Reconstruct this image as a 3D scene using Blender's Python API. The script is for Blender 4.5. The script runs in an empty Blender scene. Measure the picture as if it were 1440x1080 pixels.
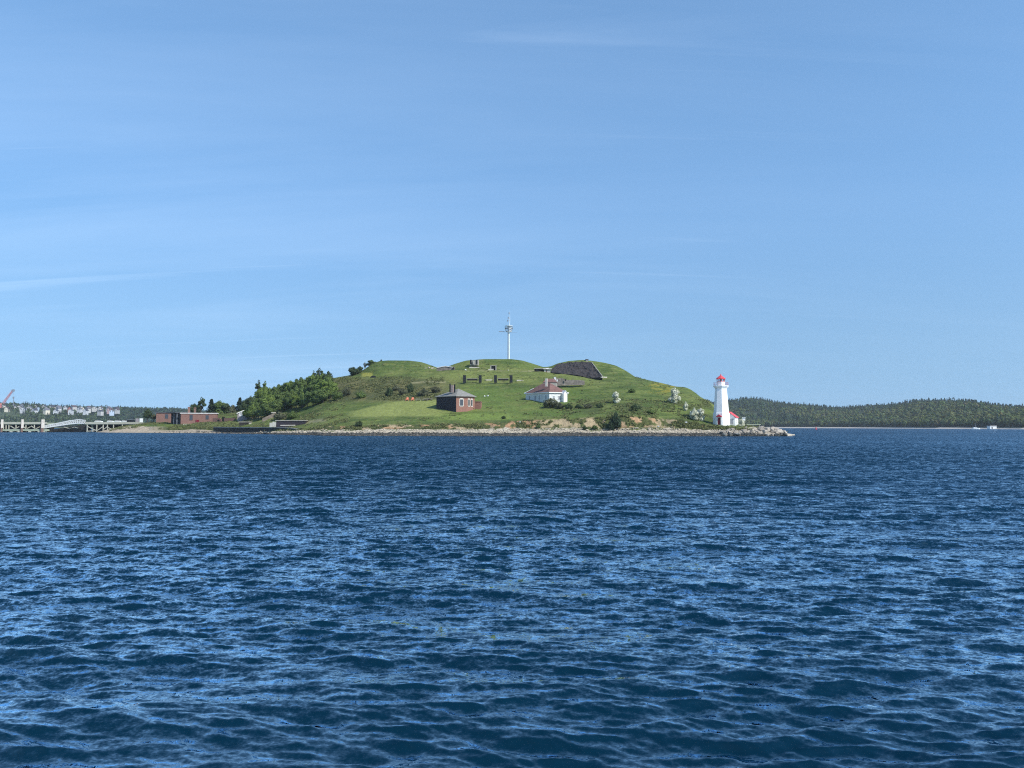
import bpy, bmesh, math, random
import numpy as np
from mathutils import Vector
from mathutils.bvhtree import BVHTree

S = bpy.context.scene
COL = S.collection
R = math.radians

# ------------------------------------------------------------------ camera
F = 1090.0            # focal length in photo pixels (photo is 1440 x 1080)
H = 3.2               # eye height above the water
HORIZON = 599.5
TH = math.atan((HORIZON - 540.0) / F)
cd = bpy.data.cameras.new("camera"); cam = bpy.data.objects.new("camera", cd); COL.objects.link(cam)
cam.location = (0, 0, H); cam.rotation_euler = (math.pi / 2 + TH, 0, 0)
cd.sensor_width = 36.0; cd.lens = F / 1440.0 * 36.0; cd.clip_start = 0.1; cd.clip_end = 60000
S.camera = cam

# ------------------------------------------------------------------ light and sky
SUN_ROT, SUN_EL = R(127.0), R(42.0)
W = bpy.data.worlds.new("World"); S.world = W; W.use_nodes = True
wn, wl = W.node_tree.nodes, W.node_tree.links
wn.clear()
w_out = wn.new("ShaderNodeOutputWorld"); w_bg = wn.new("ShaderNodeBackground")
sky = wn.new("ShaderNodeTexSky"); sky.sky_type = 'NISHITA'; sky.sun_disc = False
sky.sun_elevation = SUN_EL; sky.sun_rotation = SUN_ROT
sky.altitude = 0; sky.air_density = 1.0; sky.dust_density = 0.6; sky.ozone_density = 3.0
w_bg.inputs['Strength'].default_value = 0.14
# thin cirrus: stretched noise on the sky direction projected to a flat cloud layer
tc = wn.new("ShaderNodeTexCoord"); sep = wn.new("ShaderNodeSeparateXYZ")
wl.new(tc.outputs['Generated'], sep.inputs[0])
def wmath(op, a, b=None):
    n = wn.new("ShaderNodeMath"); n.operation = op
    for i, v in enumerate((a, b)):
        if v is None: continue
        if isinstance(v, (int, float)): n.inputs[i].default_value = v
        else: wl.new(v, n.inputs[i])
    return n.outputs[0]
zc = wmath('ADD', wmath('MAXIMUM', sep.outputs['Z'], 0.0), 0.12)
cmb = wn.new("ShaderNodeCombineXYZ")
wl.new(wmath('DIVIDE', sep.outputs['X'], zc), cmb.inputs[0])
wl.new(wmath('DIVIDE', sep.outputs['Y'], zc), cmb.inputs[1])
mp = wn.new("ShaderNodeMapping"); mp.inputs['Scale'].default_value = (0.22, 1.0, 1); mp.inputs['Rotation'].default_value = (0, 0, R(9)); mp.inputs['Location'].default_value = (1.7, 0.35, 0)
wl.new(cmb.outputs[0], mp.inputs[0])
cn = wn.new("ShaderNodeTexNoise"); cn.inputs['Scale'].default_value = 1.1; cn.inputs['Detail'].default_value = 6; cn.inputs['Roughness'].default_value = 0.6; cn.inputs['Distortion'].default_value = 0.6
wl.new(mp.outputs[0], cn.inputs['Vector'])
rm = wn.new("ShaderNodeMapRange"); rm.inputs['From Min'].default_value = 0.45; rm.inputs['From Max'].default_value = 0.85; rm.inputs['To Max'].default_value = 0.15
wl.new(cn.outputs['Fac'], rm.inputs['Value'])
lf = wn.new("ShaderNodeMapRange"); lf.inputs['From Min'].default_value = 0.5; lf.inputs['From Max'].default_value = -0.6; lf.inputs['To Min'].default_value = 0.15; lf.inputs['To Max'].default_value = 1.0
wl.new(sep.outputs['X'], lf.inputs['Value'])
mixc = wn.new("ShaderNodeMix"); mixc.data_type = 'RGBA'
mp2 = wn.new("ShaderNodeMapping"); mp2.inputs['Scale'].default_value = (0.16, 2.3, 1); mp2.inputs['Rotation'].default_value = (0, 0, R(6)); mp2.inputs['Location'].default_value = (0.4, 1.9, 0); wl.new(cmb.outputs[0], mp2.inputs[0])
cn2 = wn.new("ShaderNodeTexNoise"); cn2.inputs['Scale'].default_value = 1.5; cn2.inputs['Detail'].default_value = 9; cn2.inputs['Roughness'].default_value = 0.62; cn2.inputs['Distortion'].default_value = 0.9; wl.new(mp2.outputs[0], cn2.inputs['Vector'])
rm2 = wn.new("ShaderNodeMapRange"); rm2.inputs['From Min'].default_value = 0.60; rm2.inputs['From Max'].default_value = 0.82; rm2.inputs['To Max'].default_value = 0.20; wl.new(cn2.outputs['Fac'], rm2.inputs['Value'])
wl.new(wmath('MULTIPLY', wmath('ADD', rm.outputs[0], rm2.outputs[0]), lf.outputs[0]), mixc.inputs['Factor'])
mixc.inputs['B'].default_value = (7.0, 8.2, 9.6, 1)
# the sky is read a little above the true direction: the summer haze band on the horizon stays blue
lift = wn.new("ShaderNodeCombineXYZ"); wl.new(sep.outputs['X'], lift.inputs[0]); wl.new(sep.outputs['Y'], lift.inputs[1])
wl.new(wmath('ADD', wmath('MULTIPLY', wmath('MAXIMUM', sep.outputs['Z'], 0.0), 0.42), 0.25), lift.inputs[2])
nv = wn.new("ShaderNodeVectorMath"); nv.operation = 'NORMALIZE'; wl.new(lift.outputs[0], nv.inputs[0]); wl.new(nv.outputs[0], sky.inputs[0])
tint = wn.new("ShaderNodeMix"); tint.data_type = 'RGBA'; tint.blend_type = 'MULTIPLY'; tint.inputs['Factor'].default_value = 1.0
tint.inputs['B'].default_value = (0.95, 1.15, 1.19, 1); wl.new(sky.outputs[0], tint.inputs['A'])
# deeper blue overhead
up = wn.new("ShaderNodeMapRange"); up.interpolation_type = 'SMOOTHSTEP'; up.inputs['From Min'].default_value = 0.52; up.inputs['From Max'].default_value = 0.95; wl.new(sep.outputs['Z'], up.inputs['Value'])
deep = wn.new("ShaderNodeMix"); deep.data_type = 'RGBA'; deep.blend_type = 'MULTIPLY'; deep.inputs['B'].default_value = (0.30, 0.46, 0.66, 1)
wl.new(up.outputs[0], deep.inputs['Factor']); wl.new(tint.outputs['Result'], deep.inputs['A']); 
hz = wn.new("ShaderNodeMapRange"); hz.interpolation_type = 'SMOOTHSTEP'; hz.inputs['From Min'].default_value = 0.30; hz.inputs['From Max'].default_value = 0.02; wl.new(sep.outputs['Z'], hz.inputs['Value'])
pale = wn.new("ShaderNodeMix"); pale.data_type = 'RGBA'; pale.blend_type = 'MULTIPLY'; pale.inputs['B'].default_value = (1.10, 0.98, 0.87, 1)
wl.new(hz.outputs[0], pale.inputs['Factor']); wl.new(deep.outputs['Result'], pale.inputs['A']); wl.new(pale.outputs['Result'], mixc.inputs['A'])
wl.new(mixc.outputs['Result'], w_bg.inputs['Color'])
wl.new(w_bg.outputs[0], w_out.inputs['Surface'])

TOSUN = Vector((math.sin(SUN_ROT) * math.cos(SUN_EL), math.cos(SUN_ROT) * math.cos(SUN_EL), math.sin(SUN_EL)))
ld = bpy.data.lights.new("sun", 'SUN'); lo = bpy.data.objects.new("sun", ld); COL.objects.link(lo)
ld.energy = 4.2; ld.angle = R(0.5); ld.color = (1.0, 0.95, 0.87)
lo.rotation_euler = TOSUN.to_track_quat('Z', 'Y').to_euler(); lo.location = TOSUN * 500

S.view_settings.view_transform = 'Standard'; S.view_settings.look = 'None'
S.view_settings.exposure = 0.35; S.view_settings.gamma = 1.0; S.view_settings.use_curve_mapping = False
S.render.engine = 'CYCLES'
S.cycles.use_denoising = False
S.cycles.pixel_filter_type = 'BLACKMAN_HARRIS'; S.cycles.filter_width = 1.15; S.cycles.max_bounces = 6; S.cycles.diffuse_bounces = 2; S.cycles.glossy_bounces = 3; S.cycles.volume_bounces = 0
S.cycles.sample_clamp_indirect = 6.0

# ------------------------------------------------------------------ helpers
def ray(px, row):
    dx, dy = (px - 720.0) / F, (540.0 - row) / F
    return dx, math.cos(TH) - math.sin(TH) * dy, math.sin(TH) + math.cos(TH) * dy
def P(px, row, Y):
    """world point at forward distance Y seen at a photo pixel"""
    x, y, z = ray(px, row); k = Y / y
    return Vector((x * k, Y, H + z * k))
def X(px, Y): return P(px, HORIZON, Y).x
def Zr(row, Y): return P(720, row, Y).z
def proj(x, y, z):
    zz = z - H
    fwd = y * math.cos(TH) + zz * math.sin(TH); up = -y * math.sin(TH) + zz * math.cos(TH)
    return 720 + F * x / fwd, 540 - F * up / fwd

def tag(o, label=None, cat=None, group=None, kind=None):
    if label: o["label"] = label
    if cat: o["category"] = cat
    if group: o["group"] = group
    if kind: o["kind"] = kind
    return o
def thing(name, loc, label, cat, group=None):
    o = bpy.data.objects.new(name, None); COL.objects.link(o); o.location = loc
    o.empty_display_size = 0.5
    return tag(o, label, cat, group, 'thing')
def mesh_np(name, v, f, m=None, smooth=False):
    v = np.asarray(v, np.float32).reshape(-1, 3); f = np.asarray(f, np.int32)
    me = bpy.data.meshes.new(name); k = f.shape[1]
    me.vertices.add(len(v)); me.vertices.foreach_set("co", v.ravel())
    me.loops.add(f.size); me.loops.foreach_set("vertex_index", f.ravel())
    me.polygons.add(len(f)); me.polygons.foreach_set("loop_start", np.arange(0, f.size, k, dtype=np.int32))
    me.polygons.foreach_set("use_smooth", np.full(len(f), smooth))
    if m: me.materials.append(m)
    me.update(calc_edges=True)
    return me
def link(name, me, parent=None):
    o = bpy.data.objects.new(name, me); COL.objects.link(o)
    if parent is not None: o.parent = parent
    return o
class MB:
    """collects faces in world coordinates; build() links them as one mesh"""
    def __init__(s): s.v = []; s.f = []
    def poly(s, *pts):
        b = len(s.v); s.v += [tuple(p) for p in pts]; s.f.append(tuple(range(b, b + len(pts)))); return s
    def loft(s, rings, caps=True):
        b = len(s.v); n = len(rings[0])
        for r in rings: s.v += [tuple(p) for p in r]
        for i in range(len(rings) - 1):
            for j in range(n):
                k = (j + 1) % n
                s.f.append((b + i*n + j, b + i*n + k, b + (i+1)*n + k, b + (i+1)*n + j))
        if caps:
            s.f.append(tuple(b + j for j in reversed(range(n))))
            s.f.append(tuple(b + (len(rings)-1)*n + j for j in range(n)))
        return s
    def prism(s, foot, z0, z1):
        return s.loft([[(x, y, z0) for x, y in foot], [(x, y, z1) for x, y in foot]])
    def obox(s, c, u, w, d, z0, z1):
        """box centred on c (x,y), width w along u, depth d across it"""
        u = Vector((u[0], u[1])).normalized(); n = Vector((-u.y, u.x)); c = Vector((c[0], c[1]))
        q = [c - u*w/2 - n*d/2, c + u*w/2 - n*d/2, c + u*w/2 + n*d/2, c - u*w/2 + n*d/2]
        return s.prism([(p.x, p.y) for p in q], z0, z1)
    def tube(s, p0, p1, r0, r1=None, n=8):
        p0, p1 = Vector(p0), Vector(p1); r1 = r0 if r1 is None else r1
        q = (p1 - p0).to_track_quat('Z', 'Y'); a = []
        for p, r in ((p0, r0), (p1, r1)):
            a.append([p + q @ Vector((r*math.cos(2*math.pi*i/n), r*math.sin(2*math.pi*i/n), 0)) for i in range(n)])
        return s.loft(a)
    def bar(s, p0, p1, w, h):
        """square beam between two points"""
        p0, p1 = Vector(p0), Vector(p1); d = (p1 - p0).normalized()
        sd = d.cross(Vector((0, 0, 1)));  sd = Vector((1, 0, 0)) if sd.length < 1e-3 else sd.normalized()
        up = sd.cross(d).normalized()
        return s.loft([[p + sd*a*w/2 + up*b*h/2 for a, b in ((-1,-1),(1,-1),(1,1),(-1,1))] for p in (p0, p1)])
    def build(s, name, m, parent=None, smooth=False, bevel=0):
        me = bpy.data.meshes.new(name)
        off = Vector(parent["_o"]) if parent is not None and "_o" in parent else (world_loc(parent) if parent is not None else Vector())
        me.from_pydata([tuple(Vector(p) - off) for p in s.v], [], s.f)
        bm = bmesh.new(); bm.from_mesh(me)
        bmesh.ops.recalc_face_normals(bm, faces=bm.faces)
        if bevel: bmesh.ops.bevel(bm, geom=list(bm.edges), offset=bevel, segments=1, affect='EDGES')
        bm.to_mesh(me); bm.free()
        if smooth:
            for p in me.polygons: p.use_smooth = True
        me.materials.append(m)
        return link(name, me, parent)
def world_loc(o):
    v = Vector()
    while o is not None:
        v += o.location; o = o.parent
    return v

# ------------------------------------------------------------------ materials
def mat(name, col, rough=0.8, var=0.25, scale=1.0, col2=None, metallic=0.0, spec=0.3, bump=0.0, stretch=(1, 1, 1), rnd=0.0):
    m = bpy.data.materials.new(name); m.use_nodes = True
    n, l = m.node_tree.nodes, m.node_tree.links
    b = n["Principled BSDF"]; b.inputs['Roughness'].default_value = rough; b.inputs['Metallic'].default_value = metallic
    b.inputs['Specular IOR Level'].default_value = spec
    t = n.new("ShaderNodeTexCoord"); mp = n.new("ShaderNodeMapping"); mp.inputs['Scale'].default_value = stretch
    l.new(t.outputs['Object'], mp.inputs[0])
    ns = n.new("ShaderNodeTexNoise"); ns.inputs['Scale'].default_value = scale; ns.inputs['Detail'].default_value = 5; ns.inputs['Roughness'].default_value = 0.65
    l.new(mp.outputs[0], ns.inputs['Vector'])
    r = n.new("ShaderNodeMapRange"); r.inputs['From Min'].default_value = 0.32; r.inputs['From Max'].default_value = 0.68
    l.new(ns.outputs['Fac'], r.inputs['Value'])
    mx = n.new("ShaderNodeMix"); mx.data_type = 'RGBA'
    c2 = col2 or tuple(c * (1 - var) for c in col); c1 = col if col2 else tuple(min(1, c * (1 + var * 0.5)) for c in col)
    mx.inputs['A'].default_value = (*c1, 1); mx.inputs['B'].default_value = (*c2, 1)
    l.new(r.outputs[0], mx.inputs['Factor'])
    out = mx.outputs['Result']
    if rnd:
        oi = n.new("ShaderNodeObjectInfo"); hs = n.new("ShaderNodeHueSaturation")
        a = n.new("ShaderNodeMapRange"); a.inputs['To Min'].default_value = 1 - rnd; a.inputs['To Max'].default_value = 1 + rnd
        l.new(oi.outputs['Random'], a.inputs['Value']); l.new(a.outputs[0], hs.inputs['Value']); l.new(out, hs.inputs['Color']); out = hs.outputs[0]
    l.new(out, b.inputs['Base Color'])
    if bump:
        bp = n.new("ShaderNodeBump"); bp.inputs['Strength'].default_value = bump; bp.inputs['Distance'].default_value = 0.1
        l.new(ns.outputs['Fac'], bp.inputs['Height']); l.new(bp.outputs[0], b.inputs['Normal'])
    return m
def leafmat(name, col, col2, scale=0.6, rnd=0.12, trans=0.3, attr=None):
    m = mat(name, col, 0.75, col2=col2, scale=scale, spec=0.15, rnd=rnd)
    n, l = m.node_tree.nodes, m.node_tree.links
    b = n["Principled BSDF"]; src = b.inputs['Base Color'].links[0].from_socket
    if attr:
        at = n.new("ShaderNodeAttribute"); at.attribute_name = attr
        mm = n.new("ShaderNodeMix"); mm.data_type = 'RGBA'; mm.blend_type = 'MULTIPLY'; mm.inputs['Factor'].default_value = 1
        l.new(src, mm.inputs['A']); l.new(at.outputs['Color'], mm.inputs['B']); src = mm.outputs['Result']; l.new(src, b.inputs['Base Color'])
    t = n.new("ShaderNodeBsdfTranslucent"); l.new(src, t.inputs[0])
    a = n.new("ShaderNodeMixShader"); a.inputs[0].default_value = trans
    l.new(b.outputs[0], a.inputs[1]); l.new(t.outputs[0], a.inputs[2]); l.new(a.outputs[0], n["Material Output"].inputs['Surface'])
    return m
M = {}
M['white'] = mat("white_paint", (0.80, 0.80, 0.78), 0.55, var=0.10, scale=0.9)
M['white_worn'] = mat("worn_white_boards", (0.74, 0.75, 0.74), 0.7, scale=1.6, col2=(0.42, 0.43, 0.42), stretch=(1, 1, 1.5))
M['red'] = mat("red_paint", (0.52, 0.035, 0.05), 0.5, var=0.2, scale=2)
M['redroof'] = mat("red_roof", (0.62, 0.075, 0.085), 0.55, var=0.2, scale=2)
M['darkred'] = mat("dark_red_door", (0.16, 0.012, 0.025), 0.5)
M['redshingle'] = mat("weathered_red_shingles", (0.215, 0.115, 0.098), 0.9, scale=0.9, col2=(0.12, 0.07, 0.062))
M['brick'] = mat("red_brick", (0.30, 0.155, 0.115), 0.9, scale=1.5, col2=(0.21, 0.105, 0.08), stretch=(1, 1, 2.5))
M['palebrick'] = mat('pale_pinkish_brick', (0.42, 0.31, 0.27), 0.9, var=0.25, scale=2)
M['oldbrick'] = mat("faded_red_brick", (0.24, 0.135, 0.108), 0.9, scale=1.2, col2=(0.165, 0.092, 0.078), stretch=(1, 1, 2))
M['stonetrim'] = mat("pale_stone_trim", (0.55, 0.50, 0.44), 0.85, var=0.2)
M['greyshingle'] = mat("grey_slate_shingles", (0.25, 0.245, 0.225), 0.9, scale=0.8, col2=(0.17, 0.17, 0.15))
M['greyboard'] = mat("grey_boards", (0.30, 0.27, 0.28), 0.85, scale=1.5, var=0.25)
M['tar'] = mat("dark_tar_roof", (0.07, 0.075, 0.085), 0.8)
M['paleroof'] = mat("pale_roof_edge", (0.62, 0.60, 0.58), 0.7)
M['black'] = mat("black_iron", (0.012, 0.014, 0.016), 0.6, var=0.3)
M['darkhole'] = mat("opening_shade_and_boards", (0.02, 0.018, 0.018), 0.8, var=0.3)  # near-black colour stands in for shade inside openings; doors and boards share it
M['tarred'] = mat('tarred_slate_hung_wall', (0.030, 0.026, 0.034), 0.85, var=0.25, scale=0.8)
M['concrete'] = mat("weathered_concrete", (0.36, 0.34, 0.30), 0.9, scale=0.6, col2=(0.22, 0.21, 0.18))
M['paleconcrete'] = mat("pale_concrete", (0.52, 0.49, 0.42), 0.9, scale=0.8, col2=(0.38, 0.36, 0.30))
M['stonewall'] = mat("rough_stone_wall", (0.24, 0.21, 0.18), 0.95, scale=0.9, col2=(0.10, 0.09, 0.08))
M['slate'] = mat("dark_slate_revetment", (0.054, 0.047, 0.045), 0.95, scale=0.55, col2=(0.020, 0.018, 0.020), bump=0.9)
M['steel'] = mat("white_painted_steel", (0.60, 0.66, 0.69), 0.45, var=0.06)
M['greysteel'] = mat("grey_steel", (0.20, 0.22, 0.25), 0.5)
M['timber'] = mat("weathered_pale_timber", (0.44, 0.43, 0.36), 0.85, scale=2, col2=(0.30, 0.30, 0.24))
M['darktimber'] = mat("creosoted_timber", (0.025, 0.025, 0.024), 0.85, var=0.4)
M['browntimber'] = mat("brown_timber_pile", (0.16, 0.10, 0.08), 0.85, scale=2)
M['greenedge'] = mat("mossy_concrete_edge", (0.33, 0.36, 0.28), 0.9, scale=0.7, col2=(0.22, 0.26, 0.18))
M['alu'] = mat("pale_aluminium", (0.62, 0.62, 0.60), 0.5, metallic=0.1, var=0.1)
M['bark'] = mat("bark", (0.07, 0.055, 0.04), 0.95, scale=3)
M['orange'] = mat("orange_red_paint", (0.66, 0.22, 0.13), 0.6)
M['yellow'] = mat("yellow_plastic", (0.7, 0.5, 0.05), 0.5)
M['rock'] = mat("pale_granite", (0.38, 0.335, 0.275), 0.9, scale=0.8, col2=(0.20, 0.18, 0.15), bump=0.4, rnd=0.3)
M['pebble'] = mat("pale_beach_stone", (0.50, 0.44, 0.34), 0.9, scale=0.5, col2=(0.33, 0.29, 0.23))
M['wetrock'] = mat("wet_weedy_stone", (0.10, 0.095, 0.085), 0.6, scale=1.1, col2=(0.028, 0.030, 0.022))
def glassmat(name, col):
    m = mat(name, col, 0.12, var=0.2, spec=0.6); return m
M['glass'] = glassmat("window_glass", (0.05, 0.055, 0.065))
M['greyglass'] = glassmat("pale_curtained_glass", (0.30, 0.31, 0.33))
def lampglass():
    m = bpy.data.materials.new("lantern_glass"); m.use_nodes = True
    b = m.node_tree.nodes["Principled BSDF"]; b.inputs['Base Color'].default_value = (0.85, 0.92, 0.95, 1)
    b.inputs['Roughness'].default_value = 0.03; b.inputs['Transmission Weight'].default_value = 0.9; b.inputs['IOR'].default_value = 1.1
    return m
M['lampglass'] = lampglass()
M['leaf_bright'] = leafmat("bright_leaves", (0.1875, 0.2562, 0.0625), (0.1187, 0.1812, 0.0425))
M['leaf_mid'] = leafmat("mid_green_leaves", (0.1365, 0.1950, 0.0585), (0.0858, 0.1300, 0.0390))
M['leaf_dark'] = leafmat("dark_leaves", (0.0725, 0.1063, 0.0450), (0.0450, 0.0700, 0.0325))
M['leaf_grey'] = leafmat("grey_green_leaves", (0.1485, 0.1595, 0.0902), (0.0935, 0.1012, 0.0605))
M['needle'] = leafmat("spruce_needles", (0.040, 0.066, 0.034), (0.024, 0.042, 0.024), trans=0.15)
M['blossom'] = leafmat("white_blossom", (0.84, 0.83, 0.70), (0.42, 0.45, 0.27), scale=2.0, rnd=0.05)
M['scrub'] = leafmat("scrub_leaves", (0.185, 0.195, 0.080), (0.120, 0.138, 0.056), scale=0.12, rnd=0)
M['forest'] = leafmat("forest_leaves", (1, 1, 1), (0.6, 0.65, 0.7), scale=0.02, rnd=0, attr="tint")

# ------------------------------------------------------------------ numpy noise
def _hash(ix, iy, seed):
    h = (ix.astype(np.int64) * 374761393 + iy.astype(np.int64) * 668265263 + seed * 974634777) & 0xFFFFFFFF
    h = ((h ^ (h >> 13)) * 1274126177) & 0xFFFFFFFF
    return ((h ^ (h >> 16)) & 0xFFFF) / 65535.0
def vnoise(x, y, seed=0):
    ix, iy = np.floor(x), np.floor(y); fx, fy = x - ix, y - iy
    fx, fy = fx*fx*(3-2*fx), fy*fy*(3-2*fy)
    a, b = _hash(ix, iy, seed), _hash(ix+1, iy, seed); c, d = _hash(ix, iy+1, seed), _hash(ix+1, iy+1, seed)
    return (a*(1-fx)+b*fx)*(1-fy) + (c*(1-fx)+d*fx)*fy
def fbm(x, y, seed=0, oct=4):
    s = 0; a = 1; t = 0
    for i in range(oct):
        s = s + a*vnoise(x*2**i, y*2**i, seed+i*17); t += a; a *= 0.5
    return s/t
def sstep(a, b, x):
    t = np.clip((x-a)/(b-a), 0, 1); return t*t*(3-2*t)
def gauss1(a, sig, axis):
    k = int(3*sig)+1; w = np.exp(-0.5*(np.arange(-k, k+1)/sig)**2); w /= w.sum()
    pad = [(0, 0)]*a.ndim; pad[axis] = (k, k); b = np.pad(a, pad, mode='edge')
    return np.apply_along_axis(lambda r: np.convolve(r, w, 'valid'), axis, b)

# ------------------------------------------------------------------ water
def water_material():
    m = bpy.data.materials.new("sea_water"); m.use_nodes = True
    n, l = m.node_tree.nodes, m.node_tree.links
    n.remove(n["Principled BSDF"])
    df = n.new("ShaderNodeBsdfDiffuse"); df.inputs['Color'].default_value = (0.0010, 0.0160, 0.030, 1)
    gl = n.new("ShaderNodeBsdfGlossy"); gl.inputs['Color'].default_value = (0.76, 0.90, 1.0, 1); gl.inputs['Roughness'].default_value = 0.03
    fr = n.new("ShaderNodeFresnel"); fr.inputs['IOR'].default_value = 1.333
    fm = n.new("ShaderNodeMath"); fm.operation = 'MULTIPLY'; fm.use_clamp = True; fm.inputs[1].default_value = 2.1; l.new(fr.outputs[0], fm.inputs[0])
    ms = n.new("ShaderNodeMixShader"); l.new(fm.outputs[0], ms.inputs[0]); l.new(df.outputs[0], ms.inputs[1]); l.new(gl.outputs[0], ms.inputs[2])
    l.new(ms.outputs[0], n["Material Output"].inputs['Surface'])
    g = n.new("ShaderNodeNewGeometry"); at = n.new("ShaderNodeAttribute"); at.attribute_name = "ripple"
    def vm(op, a, bb):
        q = n.new("ShaderNodeVectorMath"); q.operation = op
        for i, v in enumerate((a, bb)):
            if v is None: continue
            if isinstance(v, tuple): q.inputs[i].default_value = v
            else: l.new(v, q.inputs[i])
        return q.outputs[0]
    acc = None
    for sc, wt, st in ((38.0, 0.7, (0.75, 1, 1)), (13.0, 0.9, (0.7, 1, 1)), (3.6, 0.85, (0.6, 1, 1))):
        mp = n.new("ShaderNodeMapping"); mp.inputs['Scale'].default_value = st; l.new(g.outputs['Position'], mp.inputs[0])
        ns = n.new("ShaderNodeTexNoise"); ns.inputs['Scale'].default_value = sc; ns.inputs['Detail'].default_value = 1.0
        l.new(mp.outputs[0], ns.inputs['Vector'])
        v = vm('MULTIPLY', vm('SUBTRACT', ns.outputs['Color'], (0.5, 0.5, 0.5)), (wt*0.75, wt, 0.0))
        acc = v if acc is None else vm('ADD', acc, v)
    sc = n.new("ShaderNodeVectorMath"); sc.operation = 'SCALE'; l.new(acc, sc.inputs[0]); l.new(at.outputs['Fac'], sc.inputs['Scale'])
    far_tilt = n.new("ShaderNodeVectorMath"); far_tilt.operation = 'SCALE'; far_tilt.inputs[0].default_value = (0.01, -0.275, 0)   # normals leaned toward the viewer, to darken reflections on the far water
    at2 = n.new("ShaderNodeAttribute"); at2.attribute_name = "far_tilt"; l.new(at2.outputs['Fac'], far_tilt.inputs['Scale'])
    nn = n.new("ShaderNodeVectorMath"); nn.operation = 'NORMALIZE'; l.new(vm('ADD', vm('ADD', g.outputs['Normal'], sc.outputs[0]), far_tilt.outputs[0]), nn.inputs[0])
    for q in (gl, fr): l.new(nn.outputs[0], q.inputs['Normal'])
    return m
def build_water():
    rng = np.random.default_rng(11)
    nr, na = 1500, 1000
    r = 4.2 * np.exp(np.linspace(0, 1, nr)**1.12 * math.log(760 / 4.2))
    a = np.linspace(R(-47), R(47), na)
    rr, aa = np.meshgrid(r, a, indexing='ij')
    x = (rr*np.sin(aa)).astype(np.float32); y = (rr*np.cos(aa)).astype(np.float32); z = np.zeros_like(x)
    dr = np.broadcast_to(np.gradient(r)[:, None], rr.shape).astype(np.float32); da = (rr*R(94)/na).astype(np.float32)
    px, py = np.zeros_like(x), np.zeros_like(x)
    lost = np.zeros_like(x)
    NW = 210
    lam = np.exp(np.linspace(math.log(0.08), math.log(5.5), NW)) * rng.uniform(0.94, 1.06, NW)
    gust = ((0.72 + 0.56*fbm(x/16+3, y/30, 5, 3))*(0.30+1.40*fbm(x/3.2+9, y/2.0, 25, 3))).astype(np.float32)    # wave groups with smoother water between
    for i in range(NW):
        L = lam[i]; k = 2*math.pi/L
        # slope variance per log-wavelength: strongest for the 0.4-2.5 m chop
        mss = 0.00064 * math.exp(-0.5*(math.log(L/0.26)/1.0)**2)
        mss += 0.00011*math.exp(-0.5*(math.log(L/3.6)/0.35)**2)      # the longer harbour swell under the chop
        amp = math.sqrt(2*mss)/k
        spread = 0.24 if L > 1.5 else 0.34
        th = rng.normal(R(-97), spread)
        if rng.random() < 0.04: th += math.pi
        kx, ky = k*math.cos(th), k*math.sin(th)
        # fade a wave out where the sheet is too coarse to carry it
        sp = np.maximum(np.abs(ky)*dr, np.abs(kx)*da)
        w = np.clip((2.3 - sp)/1.1, 0, 1)
        lost += mss*(1-w*w)
        if L < 3.0: w = w*gust
        act = w.max(axis=1) > 0
        ph = kx*x[act] + ky*y[act] + rng.uniform(0, 6.283)
        c, s = np.cos(ph), np.sin(ph)
        z[act] += amp*w[act]*c
        q = 0.58*amp
        px[act] -= q*w[act]*s*math.cos(th); py[act] -= q*w[act]*s*math.sin(th)
    calm = 0.55 + 0.45*sstep(0, 260, 300-np.abs(y-0)*0)   # same sea everywhere
    v = np.stack([x+px, y+py, z], -1).reshape(-1, 3)
    idx = np.arange(nr*na).reshape(nr, na)
    f = np.stack([idx[:-1, :-1], idx[:-1, 1:], idx[1:, 1:], idx[1:, :-1]], -1).reshape(-1, 4)
    # outer sheet: the same sea out to the horizon and all round the viewer
    rout = np.array([760, 1100, 1700, 3000, 6000, 14000, 40000.0]); ao = np.linspace(R(-47), R(47), 60)
    R2, A2 = np.meshgrid(rout, ao, indexing='ij')
    v2 = np.stack([R2*np.sin(A2), R2*np.cos(A2), np.zeros_like(R2)], -1).reshape(-1, 3)
    i2 = np.arange(v2.shape[0]).reshape(len(rout), 60) + len(v)
    f2 = np.stack([i2[:-1, :-1], i2[:-1, 1:], i2[1:, 1:], i2[1:, :-1]], -1).reshape(-1, 4)
    ab = np.linspace(R(47), R(313), 120); rb = np.array([4.2, 9, 20, 50, 150, 760, 3000, 14000, 40000.0])
    R3, A3 = np.meshgrid(rb, ab, indexing='ij')
    v3 = np.stack([R3*np.sin(A3), R3*np.cos(A3), np.zeros_like(R3)-0.05], -1).reshape(-1, 3)
    i3 = np.arange(v3.shape[0]).reshape(len(rb), 120) + len(v) + len(v2)
    f3 = np.stack([i3[:-1, :-1], i3[:-1, 1:], i3[1:, 1:], i3[1:, :-1]], -1).reshape(-1, 4)
    ac = np.linspace(0, 2*math.pi, 64, endpoint=False)
    me = mesh_np("water", np.concatenate([v, v2, v3]), np.concatenate([f, f2, f3]), water_material(), smooth=True)
    at = me.attributes.new("ripple", 'FLOAT', 'POINT')
    lane = (0.72 + 0.56*fbm(x/45+7, y/26+2, 15, 4)).astype(np.float32)    # gust lanes and calmer slicks
    rip = (np.sqrt(0.0022 + lost*1.0)*np.where(rr > 25, lane, 1)).ravel() / 0.15
    rip = np.concatenate([rip, np.full(len(v2)+len(v3), math.sqrt(0.002+lost.max())/0.15)])
    at.data.foreach_set("value", rip.astype(np.float32))
    far = np.concatenate([sstep(6, 50, rr).ravel(), np.ones(len(v2)+len(v3))])
    me.attributes.new("far_tilt", 'FLOAT', 'POINT').data.foreach_set("value", (rip*far).astype(np.float32))  # lean grows with distance, so far water reflects darker sky
    o = link("water", me); tag(o, "dark blue choppy harbour water", None, None, 'structure')
build_water()

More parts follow.
